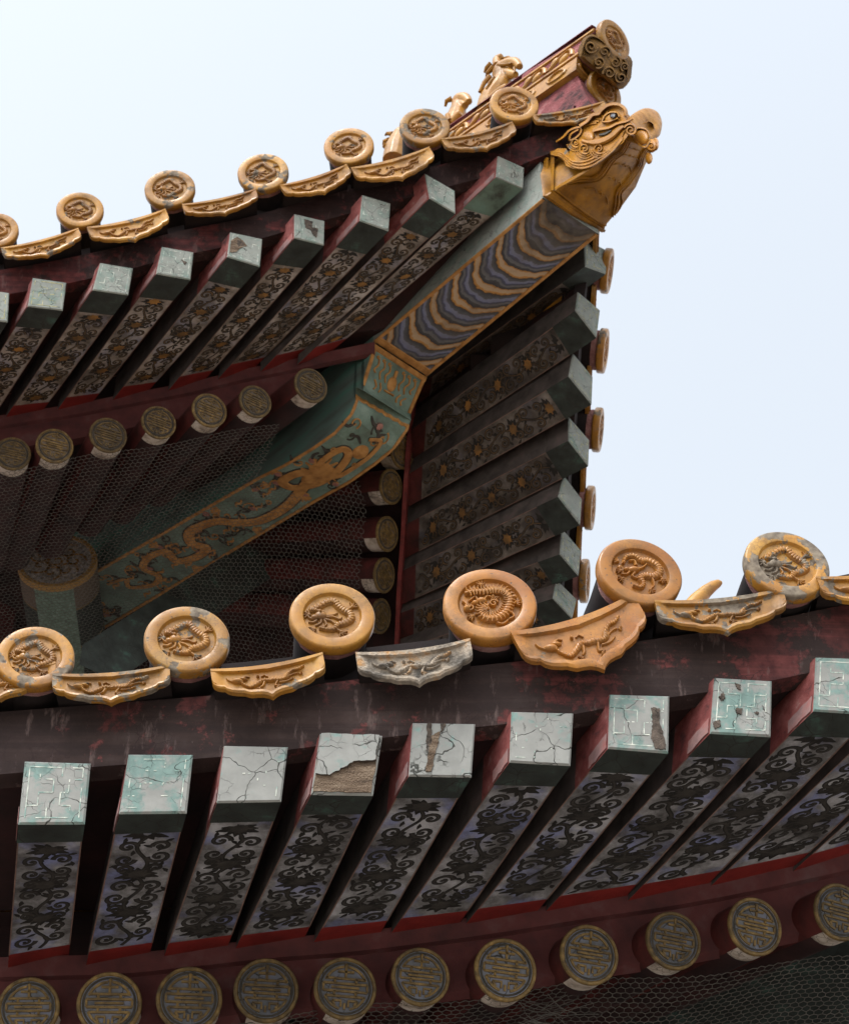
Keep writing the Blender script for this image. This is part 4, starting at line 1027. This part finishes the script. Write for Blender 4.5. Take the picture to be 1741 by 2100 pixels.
# cheek: flame mane, curls, mouth, brow
ck = MB()
ck.poly(lp, [(235, 690), (330, 640), (430, 640), (470, 700), (480, 560), (600, 500), (590, 380), (700, 300), (760, 240), (850, 195), (960, 120), (1100, 120), (1160, 200), (1165, 330), (1200, 460), (1120, 570), (1000, 670), (860, 770), (640, 895), (520, 890), (430, 850), (390, 760), (320, 730)], .022)
for off in (0, 40, 80):
    ck.stroke(lp, cr([(240, 690 + off * .25), (350, 690 + off * .55), (430, 740 + off * .7), (520, 800 + off * .8), (650, 800 + off), (800, 740 + off), (1000, 620 + off * .5), (1120, 500 + off * .3)], 6), taper(20, 14), .034, 0)
for cx, cy, r_ in ((545, 570, 58), (655, 640, 70), (830, 640, 66)):
    for q, ww in ((1.0, 15), (1.35, 13), (1.75, 12)):
        ck.stroke(lp, [(cx + (r_ * q) * math.cos(a), cy + (r_ * q) * math.sin(a)) for a in [R(20 + 150 * k / 14) for k in range(15)]], taper(ww * .6, ww), .034, 0)
    ck.stroke(lp, spiral(cx, cy, r_, R(60), 1.6, 1, 26, .1), taper(17, 9), .044, 0); ck.blob(lp, cx, cy, 20, 20, .048, 0)
for k in range(5):
    ck.stroke(lp, cr([(880 + k * 34, 700 - k * 26), (980 + k * 28, 640 - k * 30), (1060 + k * 18, 540 - k * 24), (1110 + k * 10, 450 - k * 10)], 5), taper(9, 13), .034, 0)
# snarling lip and nostril fold
ck.stroke(lp, cr([(620, 540), (700, 560), (820, 560), (960, 500), (1080, 400), (1130, 370)], 6), belly(24, 62), .056, 0)
ck.blob(lp, 700, 500, 88, 80, .060, 0, 16, 0, -.5)
ck.stroke(lp, cr([(760, 430), (830, 410), (950, 390), (1050, 340), (1170, 310), (1240, 270)], 6), taper(30, 22), .062, 0)
ck.stroke(lp, cr([(830, 475), (900, 465), (980, 420)], 5), belly(9, 22), .058, 1)
ck.stroke(lp, spiral(1215, 415, 78, R(200), 1.9, 1, 30, .1), taper(20, 11), .066, 0); ck.blob(lp, 1215, 415, 80, 76, .045, 0, 18)
# ear
ck.stroke(lp, cr([(310, 560), (400, 500), (480, 420), (600, 385), (610, 450), (540, 520), (480, 540), (490, 470), (580, 410)], 5), 17, .046, 0)
# brow ridge with scallops
for i_, (ww, hh) in enumerate(((30, .05), (15, .066))):
    ck.stroke(lp, cr([(600, 375), (680, 325), (715, 290), (760, 240), (830, 225), (865, 180), (950, 118), (1060, 112), (1140, 165), (1158, 240)], 5), ww, hh, 0)
for q in range(5):
    t_ = q / 4; ck.stroke(lp, cr([(640 + 300 * t_, 380 - 200 * t_), (740 + 180 * t_, 340 - 120 * t_), (800 + 120 * t_, 330 - 90 * t_)], 4), taper(12, 26), .036, 0)
ck.blob(lp, 960, 265, 105, 72, .050, 0, 18, 0, -.45)
ck.stroke(lp, cr([(870, 310), (900, 245), (970, 200), (1050, 205), (1075, 255)], 6), 14, .062, 0); ck.stroke(lp, cr([(870, 315), (960, 310), (1060, 270)], 6), 14, .062, 0)
cheek = ck.build('cheek', ['glaze_head', 'groove'], head, ang=50); cheek['wear'] = .15
ey = MB(); ey.blob(lp, 1003, 245, 54, 46, .080, 0, 16, 0, -.3); ey.build('eye', 'eye', cheek)
# upturned snout: cupped lobe across the muzzle
sn = MB()
outer = cr([(1150, 340), (1190, 270), (1270, 205), (1380, 152), (1480, 160), (1560, 215), (1598, 320), (1590, 420), (1555, 500), (1450, 545), (1330, 510), (1230, 440), (1150, 340)], 5)[:-1]
rows = []
for t_, f, cx, cy in ((.16, .55, 1290, 440), (.22, .80, 1340, 400), (.29, .97, 1400, 350), (.33, 1.0, 1400, 350), (.352, .975, 1400, 350), (.355, .92, 1402, 352), (.358, .80, 1412, 362), (.360, .60, 1424, 376), (.356, .36, 1432, 388), (.348, .10, 1436, 392)):
    rows.append([atSec(*HZ(cx + (x - 1400) * f, cy + (y - 350) * f), t_) for x, y in outer])
sn.rings(rows, 0, True, True, True)
ss = lambda x, y, h: atSec(*HZ(x, y), .345 + h)
sn.stroke(ss, cr([(1330, 250), (1420, 218), (1500, 240), (1548, 320), (1545, 400), (1520, 450)], 5), 7, .012, 0)
sn.stroke(ss, cr([(1400, 330), (1440, 310), (1490, 340), (1500, 390)], 5), 6, .018, 0)
sn.build('snout', 'glaze_head', head, ang=60)
# lower lip lobes and far curl at the mouth corner
ll = MB()
def mo(x, y, h): return lp(x, y, h - .13)
ll.blob(mo, 1350, 500, 105, 105, .05, 0, 16); ll.stroke(mo, cr([(1270, 500), (1290, 400), (1400, 410), (1450, 500)], 5), 13, .05, 0)
ll.stroke(mo, cr([(1250, 510), (1330, 600), (1400, 620), (1450, 540)], 5), 12, .05, 0)
def mo2(x, y, h): return lp(x, y, h - .39)
ll.blob(mo2, 1470, 610, 70, 85, .03, 0, 14); ll.stroke(mo2, spiral(1462, 605, 62, 0, 1.6, 1, 24, .1), taper(15, 9), .04, 0)
ll.blob(mo2, 1440, 760, 44, 74, .02, 0, 14); ll.blob(mo2, 1520, 590, 40, 80, .01, 0, 12)
ll.build('lip', 'glaze_head', head, ang=50)

# ------------------------------------------------------------------ hip ridge
def RZ(x, y): return 870.5 + x / 3.164, y / 3.164
def UZ(x, y): return 782.4 + x / 3.1646, 24.5 + y / 3.1646
RL, RC, RR = 4.75, 4.87, 4.99
ridge = thing('hip_ridge', 'red and amber hip ridge with carved bands and a roundel at its upturned tip', 'roof ridge', atD(1200, 130, RC), bm, None, .3)
dv = (atD(1057, 174, RL) - atD(1221, 58.5, RL)).normalized()
def rbox(mb, a, b, L, c0, c1, m):
    A, B = atD(*a, c0), atD(*b, c0); sh = SIDE * ((c1 - c0) / 1.41421)
    mb.box([B, B + dv * L, B + dv * L + sh, B + sh], [A, A + dv * L, A + dv * L + sh, A + sh], m)
    return A, B
mb = MB(); A, B = rbox(mb, (1221, 58.5), (1188, 113), 1.5, RL, RR, 0)
def band(A, B):
    def f(x, y, h): return lerp(B, A, y) + dv * x - SIDE * h
    return f
f1 = band(A, B)
for k in range(9):
    x0 = .06 + k * .14
    mb.stroke(f1, cr([(x0, .3), (x0 + .04, .7), (x0 + .09, .6), (x0 + .12, .25)], 4), .012, .012, 1); mb.blob(f1, x0 + .05, .42, .022, .2, .014, 1, 8)
    mb.blob(f1, x0 + .115, .62, .018, .18, .012, 1, 8)
mb.stroke(f1, [(0, .95), (.7, .95), (1.5, .95)], .05, .008, 1, True); mb.stroke(f1, [(0, .06), (.7, .06), (1.5, .06)], .06, .010, 1, True)
mb.build('carved_band', ['lime_red', 'glaze'], ridge)
mb = MB(); A, B = rbox(mb, (1183, 116), (1181, 141), 1.45, RL - .035, RR + .035, 0); f2 = band(A, B)
for k in range(8):
    x0 = .05 + k * .16; mb.stroke(f2, [(x0 + .045 * math.cos(a) + .05, .5 + .3 * math.sin(a)) for a in [k2 * .628 for k2 in range(11)]], .009, .008, 0)
g2 = lambda x, y, h: lerp(B, A, y) + SIDE * x + OUT * h
mb.stroke(g2, [(.06 + .045 * math.cos(a), .5 + .3 * math.sin(a)) for a in [k2 * .628 for k2 in range(11)]], .009, .008, 0)
mb.build('lower_band', 'glaze', ridge)
mb = MB(); rbox(mb, (1178, 139), (1215, 226), 1.4, RL + .0, RR, 0); mb.build('mortar_body', 'lime_red', ridge)
# carved end block under the tip disc
TIP = atD(*RZ(1175, 370), RC)
def atTip(px, py, t):
    d = ray(px, py); q = TIP + OUT * t; return CAM + d * ((q - CAM).dot(OUT) / d.dot(OUT))
eb = MB(); rows = []
prof = cr([(1112, 188), (1230, 285), (1340, 372), (1345, 450), (1330, 525), (1258, 578), (1130, 475), (1000, 362), (1020, 262), (1060, 225)], 3)
for t_, f in ((-.16, .98), (-.01, 1.0), (.012, .96), (.026, .80), (.034, .45)):
    rows.append([atTip(*RZ(1180 + (x - 1180) * f, 375 + (y - 375) * f), t_) for x, y in prof])
eb.rings(rows, 0, True, True, True)
g3 = lambda x, y, h: atTip(*RZ(x, y), .020 + h * 1.8)
for (x0, y0, r_, a_, d_) in ((1080, 300, 46, 0, 1), (1130, 400, 42, 2, -1), (1200, 470, 44, 3, 1), (1275, 500, 40, 4, -1), (1170, 330, 40, 1, -1), (1240, 400, 38, 5, 1), (1300, 430, 30, 2, 1)):
    eb.stroke(g3, spiral(x0, y0, r_, a_, 1.6, d_, 22), taper(10, 6), .012, 0)
eb.stroke(g3, cr([(1015, 350), (1050, 250), (1110, 235), (1200, 300), (1310, 400), (1315, 500)], 5), 8, .010, 0)
q = eb.build('carved_end', 'glaze_brown', ridge); q['wear'] = -.3
# cap tube and tip disc
pc = atD(1262, 79, RC + .0)
o_ = thing('roundel_tile', 'roundel tile tilted at the very tip of the ridge, highest point of the photo', 'roof tile', pc, frame(47, 16) @ Matrix.Scale(.083 / TK, 4), 'corner roundel tiles', .3)
tip_tile(o_)
pc2 = atD(1244, 184, RC + .03)
o_ = thing('roundel_tile', 'tilted roundel tile above the dragon eye at the roof corner, below the ridge tip', 'roof tile', pc2, frame(47, 18) @ Matrix.Scale(.083 / TK, 4), 'corner roundel tiles', .3)
tip_tile(o_)
mb = MB(); A = atD(1232, 62, RC); n = 14
rows = []
for L in (0, .5, 1.5): rows.append([A + dv * L + SIDE * (.058 * math.cos(a)) + Z * (.03 * math.sin(a) - .035) for a in [math.pi * k / n for k in range(n + 1)]])
mb.rings(rows, 0, False); mb.build('cap_tile', 'lime_red', ridge)

# ------------------------------------------------------------------ ridge beasts
def fig(name, label, parts, extra, wear=.3):
    P0 = atD(*parts[0][0][0][:2], RC)
    t = thing(name, label, 'roof figure', P0, bm, 'glazed beasts riding the hip ridge', wear)
    mb = MB()
    for path, off in parts:
        pts = [tuple(atD(px, py, RC) + SIDE * off) for px, py, r_ in path]; rr = [r_ for *_, r_ in path]
        c3 = cr([p + (r_,) for p, r_ in zip(pts, rr)], 4)
        mb.tube([V(p[:3]) for p in c3], [p[3] for p in c3], 0, 12)
    o = mb.build('body', 'glaze', t)
    rm = o.modifiers.new('fuse', 'REMESH'); rm.mode = 'VOXEL'; rm.voxel_size = .0032; rm.use_smooth_shade = True
    sm = o.modifiers.new('soft', 'SMOOTH'); sm.factor = .5; sm.iterations = 2
    e = MB()
    for path, r0, r1 in extra:
        e.tube([atD(px, py, RC) + SIDE * off for px, py, off in path], [r0 + (r1 - r0) * k / (len(path) - 1) for k in range(len(path))], 0, 8)
    e.build('mane', 'glaze_dk', t)
    return t
fig('ridge_beast', 'larger scaly ridge beast with open snout and mane, behind the roundel nearest the corner',
    [([(1000, 235, .05), (1010, 205, .055), (1024, 180, .048), (1030, 163, .038), (1030, 148, .042), (1040, 136, .036), (1056, 128, .024), (1066, 136, .014)], 0),
     ([(1030, 150, .034), (1046, 152, .024), (1058, 152, .014)], 0), ([(1018, 215, .024), (1040, 196, .022), (1052, 188, .018)], -.03), ([(1018, 215, .024), (1040, 196, .022), (1052, 188, .018)], .03),
     ([(1028, 140, .02), (1026, 128, .018), (1036, 120, .012)], -.02), ([(1028, 140, .02), (1026, 128, .018), (1036, 120, .012)], .02)],
    [([(1032, 122, 0), (1042, 118, 0), (1052, 122, 0)], .012, .008), ([(1018, 140, -.03), (1010, 150, -.035), (1004, 158, -.03)], .014, .005), ([(1024, 148, -.035), (1014, 162, -.04), (1008, 168, -.03)], .013, .005), ([(1034, 144, -.035), (1044, 142, -.03), (1056, 136, -.02)], .009, .006), ([(1016, 168, -.035), (1010, 186, -.05), (1002, 204, -.05)], .012, .008), ([(1028, 172, -.04), (1022, 186, -.05), (1016, 198, -.05)], .010, .006), ([(1058, 142, -.012), (1060, 150, -.01)], .006, .004)], .25)
fig('ridge_beast', 'smaller smooth ridge beast with rounded head between two roundels of the upper eave',
    [([(926, 280, .045), (932, 258, .05), (937, 236, .04), (940, 218, .030), (944, 206, .034), (954, 202, .026), (962, 208, .014)], 0), ([(942, 212, .026), (954, 216, .016)], 0), ([(938, 262, .022), (950, 246, .02), (956, 240, .016)], -.03), ([(938, 262, .022), (950, 246, .02), (956, 240, .016)], .03)],
    [([(938, 202, 0), (946, 194, 0), (953, 193, 0)], .012, .006), ([(934, 208, -.02), (926, 216, -.03), (920, 224, -.02)], .014, .005), ([(936, 214, .02), (930, 222, .03)], .012, .005), ([(934, 250, -.045), (940, 262, -.05)], .012, .01)], .1)
fig('ridge_beast', 'spiky ridge beast mostly hidden behind the grey-patched roundel',
    [([(808, 330, .05), (813, 305, .05), (818, 285, .04), (822, 272, .03), (830, 266, .02)], 0)],
    [([(812, 280, -.02), (804, 282, -.03), (800, 286, -.03)], .012, .004), ([(808, 296, -.03), (800, 300, -.035), (796, 306, -.03)], .014, .004), ([(816, 272, 0), (818, 266, 0)], .012, .004), ([(806, 308, -.04), (800, 314, -.04)], .014, .006)], .2)
# horn of a ridge beast on the lower roof
hp = [atY(x, y, 3.45) for x, y in ((1405, 1262), (1428, 1233), (1448, 1213), (1464, 1201), (1474, 1196), (1480, 1195))]
t = thing('ridge_horn', 'curved amber horn tip poking up behind the drip tile at right', 'roof figure', hp[0], None, None, .2)
mb = MB(); mb.tube(hp, [.022, .019, .015, .012, .009, .004], 0, 12); mb.build('horn', 'glaze', t)

# ------------------------------------------------------------------ painted purlin end and inner timbers behind the netting
pp = atY(117, 1150, 5.85); tt = (pp - CAM).dot(FW); rad = 80 * tt / F
t = thing('purlin_end', 'big painted round purlin end behind the wire netting at left', 'beam', pp, frame(0, 0) @ Matrix.Scale(rad, 4))
d = MB(); d.lathe([(0, 0), (.88, 0), (.90, -.02), (1, -.02), (1.02, .03), (1.02, .16), (1.0, .18)], 40, lambda i, j: 0 if j < 1 else 1)
for q in range(7):
    d.stroke(lambda x, y, h: V((x, -h, y)), spiral(.45 * math.cos(q * .9), .45 * math.sin(q * .9), .3, q, 1.2, 1, 16), .03, .02, 2, True)
d.stroke(lambda x, y, h: V((x, -h, y)), spiral(0, 0, .3, 0, 1.5, 1, 20), .03, .02, 2, True)
d.build('end_disc', ['under_up', 'gold', 'flower'], t, local=True)
s = MB(); n = 36; rows = []
for y in (.15, .9, .95, 2.2, 2.25, 5): rows.append([V((math.cos(2 * math.pi * k / n), y, math.sin(2 * math.pi * k / n))) for k in range(n)])
s.rings(rows, lambda i, j: 3 if 24 <= i < 30 else (1 if j in (1, 3) else (0 if j == 0 else 2)))
s.build('shaft', ['shou_up', 'goldline', 'dkgreen', 'beamgreen'], t, local=True)
a, b, c_, d_ = atY(190, 1370, 5.6), atY(330, 1270, 5.6), atY(110, 1420, 5.9), atY(60, 1380, 5.9)
t = thing('strut', 'dim green slanting strut behind the netting below the corner beam', 'beam', atY(260, 1320, 5.7))
mb = MB(); P = [atY(200, 1380, 5.55), atY(530, 1165, 5.9)]; n_ = V((.06, .04, 0)); u_ = V((0, 0, .10))
mb.box([P[0] - n_, P[1] - n_, P[1] + n_, P[0] + n_], [P[0] - n_ + u_, P[1] - n_ + u_, P[1] + n_ + u_, P[0] + n_ + u_]); mb.build('timber', 'dkgreen', t)

# ------------------------------------------------------------------ wire netting
def inpoly(x, y, P):
    c = False
    for i in range(len(P)):
        (x0, y0), (x1, y1) = P[i], P[i - 1]
        if (y0 > y) != (y1 > y) and x < (x1 - x0) * (y - y0) / (y1 - y0) + x0: c = not c
    return c
def net(label, zf, x0, x1, y0, y1, a, polys, seed, rad=.0007, jit=.12):
    """hexagons of side a woven from thin square wire over the surface z = zf(x, y)"""
    rg = random.Random(seed); pts = {}; ed = set()
    hx, hy = a * math.sqrt(3), a * 1.5
    nj = int((y1 - y0) / hy) + 2; ni = int((x1 - x0) / hx) + 2
    def key(x, y): return (round(x / a * 20), round(y / a * 20))
    for j in range(nj):
        for i in range(ni):
            cx = x0 + i * hx + (hx / 2 if j % 2 else 0); cy = y0 + j * hy
            ks = []
            for k in range(6):
                x, y = cx + a * math.sin(k * math.pi / 3), cy + a * math.cos(k * math.pi / 3); kk = key(x, y)
                for dx in (-1, 0, 1):
                    for dy in (-1, 0, 1):
                        if (kk[0] + dx, kk[1] + dy) in pts: kk = (kk[0] + dx, kk[1] + dy)
                if kk not in pts:
                    X, Y = x + rg.uniform(-jit, jit) * a, y + rg.uniform(-jit, jit) * a
                    pts[kk] = V((X, Y, zf(X, Y)))
                ks.append(kk)
            for k in range(6): ed.add(tuple(sorted((ks[k], ks[(k + 1) % 6]))))
    mb = MB()
    for e in ed:
        p, q = pts[e[0]], pts[e[1]]
        px, py = proj((p + q) / 2)
        if not any(inpoly(px, py, P) for P in polys): continue
        t = (q - p).normalized(); u = t.cross(Z).normalized() * rad; v = V((0, 0, rad))
        i = mb.add(p + u - v, p - u - v, p + v * 1.2, q + u - v, q - u - v, q + v * 1.2)
        for k in range(3): mb.face((i + k, i + (k + 1) % 3, i + 3 + (k + 1) % 3, i + 3 + k))
    o = mb.build('wire_netting', 'wire', None, smooth=False)
    o['label'] = label; o['category'] = 'netting'
    return o
def zsag(x, y, s): return .018 * math.sin(5 * x + s) * math.cos(4 * y + s) + .010 * math.sin(13 * x + 7 * y + s)
UA, UB = UPC[0], UPC[5]; kx = (UB.z - UA.z) / (UB.x - UA.x)
def zup(x, y):
    dx, dy = x - .5, y - 4.3
    if dy <= -dx: zz = UA.z - .055 + kx * (x - UA.x) + .16 * (y - 4.95)
    else:
        X, Y = .5 - dy, 4.3 - dx; zz = UA.z - .055 + kx * (X - UA.x) + .16 * (Y - 4.95)
    return zz + zsag(x, y, 1)
net('chicken-wire netting under the upper eave around the green corner beam', zup, -2.2, .05, 4.89, 7.4, .0103,
    [[(-30, 925), (110, 915), (220, 895), (330, 870), (430, 845), (530, 825), (600, 805), (560, 905), (530, 976), (642, 1033), (735, 985), (752, 1040), (745, 1100), (738, 1180), (735, 1300), (730, 1440), (-30, 1440)]], 3)
LA, LB = LOWC[0], LOWC[-1]; kl = (LB.z - LA.z) / (LB.x - LA.x)
def zlow(x, y): return LA.z - .062 + kl * (x - LA.x) + .10 * (y - LA.y) + zsag(x, y, 2)
net('chicken-wire netting below the round rafter ends at the bottom right of the photo', zlow, -1.1, 1.25, 3.80, 4.6, .0105,
    [[(-30, 1990), (1800, 1790), (1800, 2130), (-30, 2130)]], 4, .0008, .16)
# loose wires
mb = MB(); rg = random.Random(12)
for k in range(16):
    x0, y0 = rg.uniform(1060, 1150), rg.uniform(2035, 2110); x1, y1 = x0 + rg.uniform(40, 150), y0 + rg.uniform(-40, 60)
    p0, p1 = atY(x0, y0, 3.82), atY(x1, y1, 3.86); m_ = (p0 + p1) / 2 + V((rg.uniform(-.02, .02), 0, rg.uniform(-.025, .015)))
    mb.tube([V(p) for p in cr([tuple(p0), tuple(m_), tuple(p1)], 5)], .0008, 0, 4)
o = mb.build('loose_wire', 'wire', None); o['label'] = 'tangle of loose wire ends beside the seventh round rafter end at the bottom'; o['category'] = 'wire'

# ------------------------------------------------------------------ ground
mb = MB(); mb.quad((-900, -900, 0), (900, -900, 0), (900, 900, 0), (-900, 900, 0))
g = mb.build('ground', 'ground', None, smooth=False); g['kind'] = 'structure'
if 'wear' in g.keys(): del g['wear']
